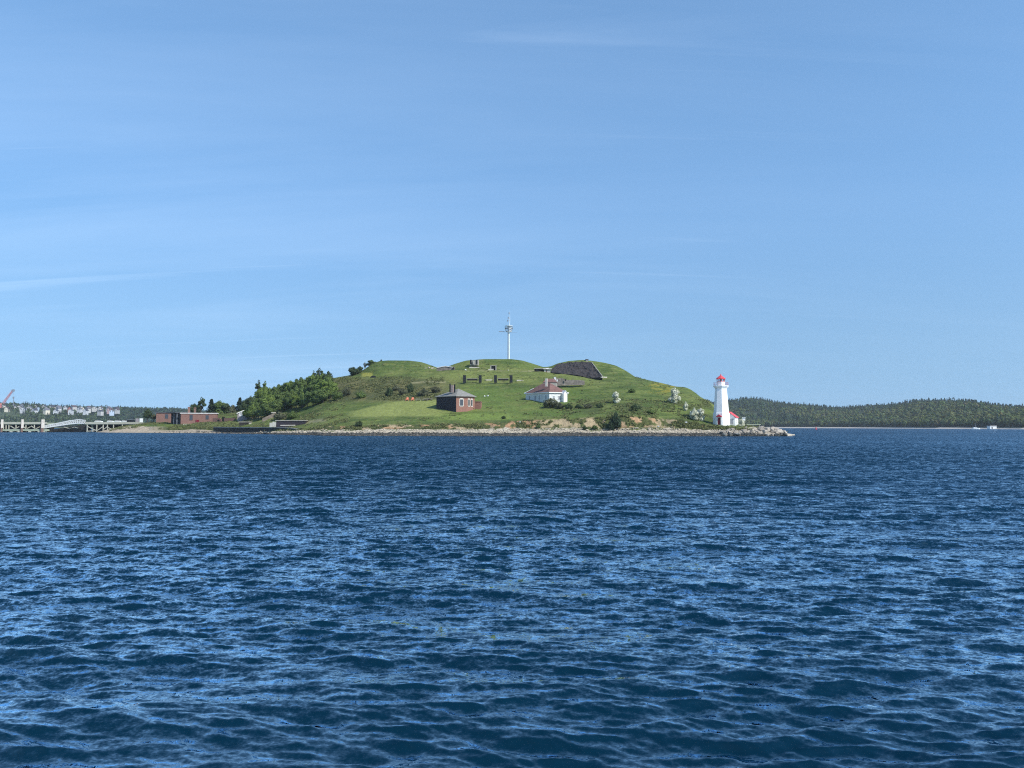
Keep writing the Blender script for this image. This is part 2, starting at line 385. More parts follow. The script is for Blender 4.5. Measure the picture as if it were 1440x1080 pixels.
# ------------------------------------------------------------------ the island's ground
CREST = np.array([(120,605),(200,596),(260,589),(305,584),(340,577),(360,563),(380,547),(420,536),(460,533),(490,528),(505,524),(520,514),(532,508),(545,506.8),(575,507),(592,509),(604,513),
 (615,517),(628,516),(640,511.5),(655,507),(680,505),(720,505),(735,507),(748,511),(765,516.5),(775,515),(784,511),(800,507.5),(820,506),(838,508),(852,510.5),(866,514),(878,520),(886,525),
 (893,530),(912,534.5),(930,538.5),(950,543.5),(964,544.5),(972,548),(980,554),(990,562),(1003,568.5),(1012,577),(1022,588),(1035,597),(1055,600.5),(1085,603.8),(1104,609),(1125,612)])
KN = {  # photo column: (distance, row) of beach foot, beach top, bank top, four knots up the slope, terrace, rampart toe, crest distance
 130:[(398,612),(402,612),(406,612),(412,611),(420,610),(430,609),(440,608),(450,608),(460,607)],
 175:[(390,608.6),(398,606.8),(404,604.5),(410,601.5),(418,600),(428,600),(436,600),(444,600),(455,599)],
 215:[(380,608.8),(390,605.8),(396,601),(402,597.5),(410,595.5),(420,595),(430,595),(440,595),(455,596)],
 260:[(372,609.0),(382,604.5),(388,601.5),(394,598),(405,595),(420,593),(432,591),(445,590),(462,589)],
 305:[(354,609.4),(364,605),(371,600.5),(382,596.5),(400,592.5),(420,588),(435,585),(450,583),(470,581)],
 340:[(335,610),(345,606.2),(353,600.5),(368,596.5),(385,592),(405,588),(425,584),(440,581),(460,577)],
 380:[(311,610.8),(317,607),(321,602),(336,596.5),(360,587),(382,577),(402,566),(422,553),(440,547)],
 420:[(285,611.8),(294,606),(304,601),(326,596.5),(346,584),(366,571),(386,556),(406,543),(430,536)],
 460:[(264,612.6),(273,605.5),(280,600),(300,591),(325,577),(350,562),(370,548),(390,537),(420,533)],
 500:[(258,613),(267,605.5),(275,598),(298,585),(322,572),(345,557),(362,541),(382,531.5),(400,524)],
 540:[(256,613.1),(265,605.5),(273,597),(298,583),(320,566),(345,552),(362,536),(377,531),(398,507)],
 590:[(255,613.2),(264,605.5),(272,597),(296,579.5),(318,562),(342,547),(360,534),(376,523),(398,509)],
 640:[(254,613.3),(263,605.5),(271,596),(293,578.5),(316,563),(340,549),(358,535.5),(373,521),(394,511)],
 680:[(253,613.4),(262,605.5),(270,595),(292,580),(316,565),(340,550),(358,536),(373,520.5),(393,505)],
 720:[(252,613.4),(261,605.5),(269,593),(291,580.5),(315,566),(338,551),(356,537),(373,521),(393,505)],
 765:[(251,613.5),(260,605.5),(268,590),(290,579),(312,566.5),(336,550),(354,537),(374,522.5),(395,516)],
 800:[(251,613.5),(260,605.5),(267,588),(288,578),(312,566),(334,552),(350,539),(370,527.5),(397,507)],
 845:[(250,613.5),(259,605.5),(266,584.5),(285,574),(309,562),(330,550),(348,539),(370,531.5),(398,509)],
 880:[(250,613.5),(259,605.5),(265,584),(284,573),(305,561),(325,549),(345,539.5),(368,533),(394,521)],
 910:[(250,613.5),(259,605.5),(265,587),(282,575),(300,563.5),(320,552.5),(340,543),(360,537.5),(380,534)],
 950:[(250,613.5),(258,606),(265,590),(279,579),(295,568),(310,558.5),(325,551),(340,546),(355,543)],
 980:[(250,613.4),(257,606),(264,595),(274,588),(287,578.5),(300,569),(312,561),(325,556.5),(340,553)],
 1005:[(250,613.3),(256,606.2),(262,599),(269,595.5),(280,589),(292,581.5),(305,574.5),(318,570),(330,568)],
 1025:[(249.5,613.3),(254,606.5),(259,600),(266,597.6),(275,595.5),(286,592.5),(298,590.5),(308,589),(318,588)],
 1055:[(249,613.3),(253,607),(257,602),(262,600.4),(268,600),(276,600.2),(284,600.4),(290,600.5),(300,600.6)],
 1085:[(249,613.2),(252.5,608),(256,604.5),(260,603.5),(265,603.4),(270,603.6),(275,603.7),(280,603.8),(286,603.9)],
 1102:[(250,612.8),(252,611),(254,609),(257,608.5),(260,608.5),(264,608.6),(268,608.8),(272,609),(276,609.3)],
 1118:[(251,616),(253,616),(255,616),(258,616),(260,616),(264,616),(268,616),(272,616),(276,616)],
}
SEG = [6, 12, 16, 16, 16, 16, 14, 14, 8, 16, 8, 5]
def build_island():
    pxs = np.arange(130, 1118.01, 0.75)
    keys = sorted(KN)
    kY = np.array([[q[0] for q in KN[k]] for k in keys]); kR = np.array([[q[1] for q in KN[k]] for k in keys])
    Y = np.stack([np.interp(pxs, keys, kY[:, j]) for j in range(9)], 1)
    RW = np.stack([np.interp(pxs, keys, kR[:, j]) for j in range(9)], 1)
    RW[:, 8] = np.interp(pxs, CREST[:, 0], CREST[:, 1])
    RW[:, :8] = gauss1(RW[:, :8], 9, 0); Y = gauss1(Y, 9, 0); RW[:, 8] = gauss1(RW[:, 8:9], 2.5, 0)[:, 0]
    # the fort's terrace: a nearly level ledge between the outer slope and the inner rampart
    wt = sstep(590, 625, pxs)*(1-sstep(770, 800, pxs))
    Yt = Y[:, 7]+0.40*(Y[:, 8]-Y[:, 7]); Rt = (RW[:, 7]*0.6+RW[:, 8]*0.4)*(1-wt)+(RW[:, 7]-0.9)*wt
    Y = np.insert(Y, 8, Yt, 1); RW = np.insert(RW, 8, Rt, 1)
    dyr = (540.0 - RW)/F
    Z = H + Y*(math.sin(TH)+math.cos(TH)*dyr)/(math.cos(TH)-math.sin(TH)*dyr)
    # seabed in front; the far side falls back to the sea
    Yf = np.stack([Y[:, 0]-14, *[Y[:, j] for j in range(10)], Y[:, 9]+25, Y[:, 9]+80], 1)
    Zf = np.stack([np.full(len(pxs), -2.0), *[Z[:, j] for j in range(10)], Z[:, 9]*0.7-0.5, np.full(len(pxs), -2.0)], 1)
    ts, kk = [], []
    for i, s in enumerate(SEG):
        t = np.arange(s)/s
        ts.append(t); kk.append(np.full(s, i))
    t = np.concatenate(ts+[np.array([1.0])]); k = np.concatenate(kk+[np.array([len(SEG)-1])])
    # keep the crest itself a knot of the sheet; ease between knots
    YY = Yf[:, k]*(1-t) + Yf[:, k+1]*t
    ZZ = Zf[:, k]*(1-t) + Zf[:, k+1]*t
    sm = gauss1(ZZ, 2.2, 1); par = (k + t)
    keep = np.clip(np.minimum(np.abs(par-2), np.minimum.reduce([np.abs(par-3), np.abs(par-8), np.abs(par-9), np.abs(par-10)]))/0.35, 0, 1)[None, :]
    ZZ = ZZ*(1-keep) + sm*keep
    XX = (pxs[:, None]-720.0)/F * (YY*math.cos(TH) + (ZZ-H)*math.sin(TH))
    # natural unevenness
    bank = np.exp(-((par-2.6)/0.5)**2)[None, :]
    land = sstep(1.2, 2.2, par)[None, :]*(1-sstep(9.3, 10.0, par))[None, :]
    ZZ = ZZ + land*(fbm(XX/14, YY/14, 3, 4)-0.5)*1.1 + land*(fbm(XX/2.6, YY/2.6, 9, 3)-0.5)*0.35
    gully = (fbm(XX/5.0, YY/40, 21, 4)-0.5)
    YY = YY - bank*gully*5.0
    ZZ = ZZ + bank*(fbm(XX/1.6, YY/1.6, 31, 3)-0.5)*0.6
    return pxs, par, XX, YY, ZZ
IP, IPAR, IX, IY, IZ = build_island()
_n0, _n1 = IX.shape
_iv = np.stack([IX, IY, IZ], -1).reshape(-1, 3)
_ii = np.arange(_n0*_n1).reshape(_n0, _n1)
_if = np.stack([_ii[:-1, :-1], _ii[1:, :-1], _ii[1:, 1:], _ii[:-1, 1:]], -1).reshape(-1, 4)
BVH = BVHTree.FromPolygons([tuple(map(float, p)) for p in _iv], [tuple(map(int, q)) for q in _if])
def hit(px, row):
    """ground point seen at a photo pixel"""
    d = Vector(ray(px, row)).normalized()
    h = BVH.ray_cast(Vector((0, 0, H)), d)
    return h[0]
def ground(x, y):
    h = BVH.ray_cast(Vector((x, y, 200)), Vector((0, 0, -1)))
    return h[0].z if h[0] is not None else 0.0

def paint_island():
    x, y, z = IX, IY, IZ
    fwd = y*math.cos(TH)+(z-H)*math.sin(TH); up = -y*math.sin(TH)+(z-H)*math.cos(TH)
    px = 720+F*x/fwd; rw = 540-F*up/fwd
    par = np.broadcast_to(IPAR[None, :], x.shape)
    def C(*c): return np.array(c)
    n1 = fbm(x/9, y/9, 41, 4); n2 = fbm(x/2.2, y/2.2, 51, 3); n3 = fbm(x/28, y/20, 61, 3); n4 = fbm(x/1.0, y/1.0, 71, 2)
    def mix(a, b, w): return a*(1-w[..., None]) + b*w[..., None]
    col = np.zeros(x.shape+(3,))+C(0.083, 0.112, 0.033)
    col = mix(col, C(0.052, 0.080, 0.024), sstep(0.38, 0.6, n1))
    col = mix(col, C(0.115, 0.135, 0.045), sstep(0.52, 0.72, n3)*0.7)
    col = mix(col, C(0.140, 0.135, 0.062), sstep(0.60, 0.78, n2)*0.5)
    st_ = fbm(x/7.0, (z*3+y*.4)/2.2, 171, 4); col = mix(col, C(0.050, 0.072, 0.024)+0*col, sstep(0.50, 0.68, st_)*0.55); col = mix(col, C(0.125, 0.150, 0.048)+0*col, sstep(0.50, 0.30, st_)*0.0+sstep(0.42, 0.28, st_)*0.55)
    # scrubby olive-brown slope left of centre and between lawn and fort
    sc = sstep(425, 470, px)*(1-sstep(605, 660, px))*sstep(528, 538, rw)*(1-sstep(560, 569, rw))
    col = mix(col, mix(C(0.098, 0.092, 0.045)+0*col, C(0.055, 0.062, 0.030), sstep(0.42, 0.6, fbm(x/5, y/7, 77, 4))), sc*0.9)
    # mown lawn, pale yellow-green
    edge = (n1-0.5)*10
    top = np.interp(px, [440, 500, 545, 575, 620, 700], [584, 577, 566, 562.5, 562, 560])
    bot = np.interp(px, [440, 500, 560, 620, 680, 760], [586, 586, 585, 584.5, 580, 572])
    lawn = sstep(480, 505, px+edge)*(1-sstep(612, 640, px+edge))*sstep(-1, 1.5, rw-top+edge*0.15)*(1-sstep(-1, 2, rw-bot+edge*0.15))
    col = mix(col, C(0.155, 0.180, 0.062)+0.02*(n2[..., None]-0.5), lawn)
    l2 = sstep(640, 660, px)*(1-sstep(800, 850, px))*sstep(543, 550, rw)*(1-sstep(588, 592, rw))
    col = mix(col, C(0.080, 0.122, 0.032)+0*col, l2*sstep(0.3, 0.6, n1)*0.7)
    ft = sstep(600, 640, px)*(1-sstep(700, 760, px))*sstep(580, 583, rw)*(1-sstep(589, 592, rw))
    col = mix(col, C(0.120, 0.165, 0.045)+0*col, ft*0.7)
    # ramparts and right-hand slope, mid green with darker tangles
    rs = sstep(795, 840, px)*sstep(560, 570, rw)*(1-sstep(592, 602, rw))
    col = mix(col, C(0.050, 0.066, 0.026)+0*col, rs*sstep(0.42, 0.62, fbm(x/6, y/10, 83, 4))*0.85)
    fl = sstep(905, 920, px)*(1-sstep(945, 955, px))*sstep(536, 541, rw)*(1-sstep(549, 556, rw))
    col = mix(col, C(0.19, 0.17, 0.03)+0*col, fl*sstep(0.45, 0.6, n2)*0.9)
    fl = sstep(506, 512, px)*(1-sstep(521, 526, px))*sstep(523, 525, rw)*(1-sstep(528, 531, rw))
    col = mix(col, C(0.20, 0.20, 0.05)+0*col, fl)
    col = col*C(1.27, 1.26, 1.12)
    # worn tracks
    for pts, w in ((((580,538.5),(600,536.5),(625,537.5)), 0.9), (((745,521.5),(790,522.5),(815,524.5)), 0.6), (((655,521.4),(700,521.3),(745,522)), 0.35), (((340,594),(362,588),(377,583)), 1.6), (((430,594),(448,591.5),(457,590.5)), 2.2)):
        q = np.array(pts); ry = np.interp(px, q[:, 0], q[:, 1]); inx = sstep(q[0, 0]-4, q[0, 0], px)*(1-sstep(q[-1, 0], q[-1, 0]+4, px))
        col = mix(col, C(0.27, 0.25, 0.14)+0*col, inx*np.exp(-((rw-ry)/w)**2)*0.85)
    # bank: long grass with bare soil scars
    bk = sstep(1.95, 2.1, par)*(1-sstep(2.85, 3.05, par))
    col = mix(col, mix(C(0.088, 0.098, 0.036)+0*col, C(0.060, 0.075, 0.026), sstep(0.4, 0.6, n2)), bk)
    amt = np.interp(px, [430, 500, 520, 585, 600, 690, 735, 755, 800, 806, 815, 850, 856, 872, 878, 900, 905, 945, 960, 1000], [0, .2, .5, .5, .42, .36, .2, .56, .56, .25, .52, .52, .1, .1, .6, .55, .5, .5, .2, 0])
    pn = 0.6*fbm(x/3.0, (z*1.3+y)/3.6, 91, 4)+0.4*fbm(x/0.9, (z+y)/2.2, 93, 3)
    soil = bk*sstep(0.63-amt*0.30, 0.68-amt*0.30, pn)*sstep(0, 0.05, amt)*sstep(2.12, 2.3, par)
    red = mix(C(0.36, 0.215, 0.120)+0*col, C(0.33, 0.26, 0.16), sstep(0.45, 0.6, fbm(x/12, y/12, 97, 3)))
    col = mix(col, red, soil*0.95)
    # shore: dark wet foot, pale stones above
    bch = (1-sstep(1.95, 2.06, par+(fbm(x/4, y/4, 15, 3)-0.5)*0.9*(px > 430)))
    pale = mix(C(0.47, 0.42, 0.33)+0*col, C(0.31, 0.275, 0.21), sstep(0.45, 0.6, n4))
    pale = mix(pale, C(0.34, 0.275, 0.20)+0*col, (1-sstep(330, 400, px))*0.7)
    wet = mix(C(0.05, 0.05, 0.045)+0*col, C(0.15, 0.135, 0.11), sstep(0.45, 0.62, n4))
    bcol = mix(wet, pale, sstep(1.50, 1.64, par+(n2-0.5)*0.40))
    bcol2 = mix(wet, pale, sstep(1.02, 1.10, par+(n2-0.5)*0.15))
    bcol = mix(bcol, bcol2, (1-sstep(300, 380, px)))
    bch = np.maximum(bch, sstep(1052, 1066, px)); bch = np.maximum(bch, (1-sstep(205, 240, px))*sstep(598.6, 600.5, rw+(n2-.5)*3))
    col = mix(col, bcol, bch)
    return np.clip(col, 0.005, 1)
_me = mesh_np("island", _iv, _if, None, smooth=True)
_ca = _me.color_attributes.new("cover", 'FLOAT_COLOR', 'POINT')
ICOL = paint_island()
_ca.data.foreach_set("color", np.concatenate([ICOL.reshape(-1, 3), np.ones((_n0*_n1, 1))], 1).astype(np.float32).ravel())
def ground_mat():
    m = bpy.data.materials.new("island_ground"); m.use_nodes = True
    n, l = m.node_tree.nodes, m.node_tree.links; b = n["Principled BSDF"]; b.inputs['Roughness'].default_value = 0.95; b.inputs['Specular IOR Level'].default_value = 0.1
    at = n.new("ShaderNodeAttribute"); at.attribute_name = "cover"; g = n.new("ShaderNodeNewGeometry")
    ns = n.new("ShaderNodeTexNoise"); ns.inputs['Scale'].default_value = 0.9; ns.inputs['Detail'].default_value = 6; ns.inputs['Roughness'].default_value = 0.75
    l.new(g.outputs['Position'], ns.inputs['Vector'])
    mr = n.new("ShaderNodeMapRange"); mr.inputs['From Min'].default_value = 0.3; mr.inputs['From Max'].default_value = 0.7; mr.inputs['To Min'].default_value = 0.6; mr.inputs['To Max'].default_value = 1.4
    l.new(ns.outputs['Fac'], mr.inputs['Value'])
    mx = n.new("ShaderNodeVectorMath"); mx.operation = 'SCALE'; l.new(at.outputs['Color'], mx.inputs[0]); l.new(mr.outputs[0], mx.inputs['Scale'])
    l.new(mx.outputs[0], b.inputs['Base Color'])
    bp = n.new("ShaderNodeBump"); bp.inputs['Strength'].default_value = 0.6; bp.inputs['Distance'].default_value = 0.5; l.new(ns.outputs['Fac'], bp.inputs['Height']); l.new(bp.outputs[0], b.inputs['Normal'])
    return m
_me.materials.append(ground_mat())
tag(link("terrain", _me), "grassy island hill with a stony shore", None, None, 'structure')

# ------------------------------------------------------------------ foliage
def quads(C, Nn, s, rng, aspect=0.7):
    n = len(C); t = rng.normal(size=(n, 3)); t -= (t*Nn).sum(1)[:, None]*Nn; t /= np.linalg.norm(t, axis=1)[:, None]+1e-9
    b = np.cross(Nn, t); s = np.broadcast_to(np.asarray(s, float), (n,))[:, None]
    v = np.stack([C-t*s-b*s*aspect*0.3, C-b*s*aspect, C+t*s+b*s*0.2*aspect, C+b*s*aspect], 1).reshape(-1, 3)
    return v, np.arange(4*n).reshape(n, 4)
def crown(blobs, n, leaf, rng, up=0.25, jit=0.55, shell=0.4):
    """leaf faces spread through overlapping clumps: blobs = (x, y, z, rx, rz)"""
    B = np.array(blobs); w = B[:, 3]**1.6; w /= w.sum(); i = rng.choice(len(B), n, p=w)
    d = rng.normal(size=(n, 3)); d /= np.linalg.norm(d, axis=1)[:, None]
    rr = (1-shell*rng.random(n)**1.8)*(1+0.12*rng.normal(size=n))
    C = B[i, :3] + d*rr[:, None]*np.stack([B[i, 3], B[i, 3], B[i, 4]], 1)
    N = d + rng.normal(size=(n, 3))*jit*0.6; N[:, 2] += up; N /= np.linalg.norm(N, axis=1)[:, None]
    return quads(C, N, leaf*(0.6+0.8*rng.random(n)), rng)
def deciduous(seed, n=3600, leaf=0.034, wide=0.40, airy=False, low=0.12):
    """a tree one unit tall: (trunk mesh builder, crown vertices and faces)"""
    rng = np.random.default_rng(seed); rnd = random.Random(seed)
    tr = MB(); lean = Vector((rnd.uniform(-.03, .03), rnd.uniform(-.03, .03), 0))
    pts = [Vector((0, 0, -0.06)), Vector((0, 0, 0.2))+lean, Vector((0, 0, 0.45))+lean*2, Vector((0, 0, 0.75))+lean*3]
    for a, b, r0, r1 in zip(pts, pts[1:], (0.035, 0.026, 0.018), (0.026, 0.018, 0.006)): tr.tube(a, b, r0, r1, 7)
    blobs = []
    nb = 9 if not airy else 11
    for i in range(nb):
        a = i*2.4+rnd.uniform(-.4, .4); h = rnd.uniform(0.28+low, 0.80); rad = wide*rnd.uniform(0.35, 0.75)*(1-0.55*max(0, (h-0.5)/0.4))
        c = Vector((rad*math.cos(a), rad*math.sin(a), h))
        tr.tube(Vector((0, 0, h*0.55))+lean*2, c, 0.013, 0.004, 5)
        s = rnd.uniform(0.14, 0.21)*(0.55 if airy else 1.0)
        blobs.append((*c, s, s*rnd.uniform(0.6, 0.85)))
    blobs.append((0, 0, 0.86, 0.11 if not airy else 0.07, 0.12)); 
    if not airy: blobs.append((0, 0, 0.55, wide*0.6, 0.28)); blobs.append((rnd.uniform(-.1, .1), rnd.uniform(-.1, .1), 0.25+low, wide*0.6, 0.15))
    v, f = crown(blobs, n if not airy else n//2, leaf, rng)
    v[:, 2] = np.minimum(v[:, 2], 1.0)
    return tr, v, f
def conifer(seed, n=1800, leaf=0.035):
    rng = np.random.default_rng(seed)
    tr = MB(); tr.tube((0, 0, -0.05), (0, 0, 0.97), 0.025, 0.004, 7)
    h = 0.06+0.92*rng.random(n)**1.25; tier = (h*11) % 1.0
    rad = 0.22*(1-h)**0.85*(0.55+0.55*(1-tier))*(0.35+0.65*rng.random(n)**0.5) + 0.006
    a = rng.random(n)*6.283; rad *= 1+0.25*np.sin(a*3+np.floor(h*11)*1.9)
    C = np.stack([rad*np.cos(a), rad*np.sin(a), h-rad*0.35], 1)
    N = np.stack([np.cos(a)*0.6, np.sin(a)*0.6, np.full(n, 0.7)], 1)+rng.normal(size=(n, 3))*0.35; N /= np.linalg.norm(N, axis=1)[:, None]
    v, f = quads(C, N, leaf*(0.5+0.8*rng.random(n)), rng); return tr, v, f
def shrub(seed, n=1200, leaf=0.07):
    """a bush one unit tall and about two wide"""
    rng = np.random.default_rng(seed); rnd = random.Random(seed); st = MB(); blobs = [(0, 0, 0.45, 0.6, 0.42)]
    for i in range(8):
        a = i*0.8; c = Vector((rnd.uniform(.35, .75)*math.cos(a), rnd.uniform(.3, .7)*math.sin(a), rnd.uniform(.2, .6)))
        st.tube((0, 0, -0.1), c, 0.03, 0.01, 5); s = rnd.uniform(.25, .42); blobs.append((*c, s, s*0.75))
    blobs.append((rnd.uniform(-.3, .3), 0, 0.72, 0.3, 0.26))
    v, f = crown(blobs, n, leaf, rng, up=0.35); return st, v, f
PROTO = {}
def proto_mesh(kind, seed, leafkey):
    key = (kind, seed, leafkey)
    if key not in PROTO:
        if kind == 'tree': tr, v, f = deciduous(seed)
        elif kind == 'airy': tr, v, f = deciduous(seed, n=1900, airy=True, wide=0.30)
        elif kind == 'blossom': tr, v, f = deciduous(seed, n=2300, leaf=0.046, wide=0.44, low=-0.1)
        elif kind == 'conifer': tr, v, f = conifer(seed)
        else: tr, v, f = shrub(seed)
        me = bpy.data.meshes.new("trunk"); me.from_pydata([tuple(p) for p in tr.v], [], tr.f); me.update(); me.materials.append(M['bark'])
        PROTO[key] = (me, mesh_np("crown", v, f, M[leafkey]))
    return PROTO[key]
def plant(name, kind, seed, leafkey, loc, h, w, label, cat, group=None, rz=None):
    """w: crown width as a factor of the prototype's natural width"""
    tm, cm = proto_mesh(kind, seed, leafkey)
    o = thing(name, loc, label, cat, group)
    o.scale = (h*w, h*w, h); o.rotation_euler.z = rz if rz is not None else random.Random(str(loc)).uniform(0, 6.28)
    link("trunk" if kind != 'shrub' else "stem", tm, o); link("crown" if kind != 'shrub' else "foliage", cm, o)
    return o
def plant_px(name, kind, seed, leafkey, px, row_base, row_top, width_px, label, cat, group=None, Y=None):
    p = hit(px, row_base) if Y is None else P(px, row_base, Y)
    if p is None: p = P(px, row_base, 380)
    h = (row_base-row_top)*p.y/F; nat = {'tree': 0.78, 'airy': 0.66, 'blossom': 0.92, 'conifer': 0.42, 'shrub': 2.0}[kind]
    return plant(name, kind, seed, leafkey, p - Vector((0, 0, 0.05)), h, width_px*p.y/F/(nat*h), label, cat, group)

ORD = "first second third fourth fifth sixth seventh eighth ninth tenth eleventh twelfth thirteenth fourteenth fifteenth sixteenth seventeenth eighteenth nineteenth twentieth twenty-first twenty-second twenty-third twenty-fourth twenty-fifth twenty-sixth twenty-seventh twenty-eighth twenty-ninth thirtieth".split()

# ------------------------------------------------------------------ building helpers
def V2(p): return Vector((p[0], p[1]))
def wall_window(parent, A, B, u, w, z0, z1, frame_m, pane_m, fw=0.12, out=None, name="window", arch=False, proud=0.07):
    """a framed window on the wall that runs from A to B (x,y); u is its centre along the wall in metres"""
    A, B = V2(A), V2(B); d = (B-A).normalized(); n = Vector((d.y, -d.x))
    if out is not None and n.dot(V2(out)) < 0: n = -n
    def p(a, z, o): q = A + d*a + n*o; return (q.x, q.y, z)
    zt = z1
    f = MB()
    def bx(mb, a0, a1, zz0, zz1, o0, o1):
        mb.loft([[p(a0, zz0, o0), p(a1, zz0, o0), p(a1, zz1, o0), p(a0, zz1, o0)], [p(a0, zz0, o1), p(a1, zz0, o1), p(a1, zz1, o1), p(a0, zz1, o1)]])
    a0, a1 = u-w/2, u+w/2
    bx(f, a0-fw, a0, z0-fw, zt+fw, -0.05, proud); bx(f, a1, a1+fw, z0-fw, zt+fw, -0.05, proud)
    bx(f, a0, a1, z0-fw*1.3, z0, -0.05, proud+0.05); bx(f, a0, a1, zt, zt+fw, -0.05, proud)
    if arch:
        k = 6; pts = [(u+w/2*math.cos(math.pi*i/k)*1.2, zt+fw+0.28*math.sin(math.pi*i/k)) for i in range(k+1)]
        f.loft([[p(a, z, o) for a, z in pts] for o in (-0.05, proud)])
    wo = f.build(name, frame_m, parent)
    g = MB(); bx(g, a0, a1, z0, zt, -0.04, 0.025)
    go = g.build("pane", pane_m, None); go.parent = wo
    off = world_loc(wo); go.data.transform(__import__('mathutils').Matrix.Translation(-off))
    return wo
def sub(mb, name, m, parent):
    return mb.build(name, m, parent)
def hipped(foot, z, rise, over, ridge=None):
    """pyramid or hipped roof on a convex footprint: eave polygon, thickness, apex or ridge"""
    c = sum((V2(p) for p in foot), Vector((0, 0)))/len(foot)
    e = [V2(p) + (V2(p)-c).normalized()*over for p in foot]
    m = MB(); n = len(e)
    m.poly(*[(p.x, p.y, z) for p in reversed(e)])
    for i in range(n):
        a, b = e[i], e[(i+1) % n]
        m.poly((a.x, a.y, z), (b.x, b.y, z), (b.x, b.y, z+0.18), (a.x, a.y, z+0.18))
        if ridge is None: m.poly((a.x, a.y, z+0.18), (b.x, b.y, z+0.18), (c.x, c.y, z+rise))
    if ridge is not None:      # four-cornered footprint: ridge between the mid points of sides 0-1.. and 2-3
        r0 = c.lerp((e[0]+e[3])/2, ridge); r1 = c.lerp((e[1]+e[2])/2, ridge); zt = z+rise; q = lambda p, zz: (p.x, p.y, zz)
        m.poly(q(e[0], z+.18), q(e[1], z+.18), q(r1, zt), q(r0, zt)); m.poly(q(e[1], z+.18), q(e[2], z+.18), q(r1, zt))
        m.poly(q(e[2], z+.18), q(e[3], z+.18), q(r0, zt), q(r1, zt)); m.poly(q(e[3], z+.18), q(e[0], z+.18), q(r0, zt))
    return m
def gable(A, B, depth, z, rise, over=0.3, th=0.16):
    """gabled roof: A-B is the gable wall (left, right as seen), the ridge runs back by depth"""
    A, B = V2(A), V2(B); d = (B-A).normalized(); n = Vector((-d.y, d.x)); mid = (A+B)/2; w = (B-A).length/2
    m = MB(); k = over*rise/w
    def ring(o):
        c = mid + n*o
        L = c - d*(w+over); Rr = c + d*(w+over)
        return [(L.x, L.y, z-k), (c.x, c.y, z+rise), (Rr.x, Rr.y, z-k), (Rr.x, Rr.y, z-k+th), (c.x, c.y, z+rise+th), (L.x, L.y, z-k+th)]
    m.loft([ring(-over), ring(depth+over)]); return m
def gable_walls(A, B, depth, z0, z1, rise):
    A, B = V2(A), V2(B); d = (B-A).normalized(); n = Vector((-d.y, d.x)); mid = (A+B)/2
    m = MB(); rings = []
    for o in (0, depth):
        a, b, c = A+n*o, B+n*o, mid+n*o
        rings.append([(a.x, a.y, z0), (b.x, b.y, z0), (b.x, b.y, z1), (c.x, c.y, z1+rise-0.02), (a.x, a.y, z1)])
    return m.loft(rings)

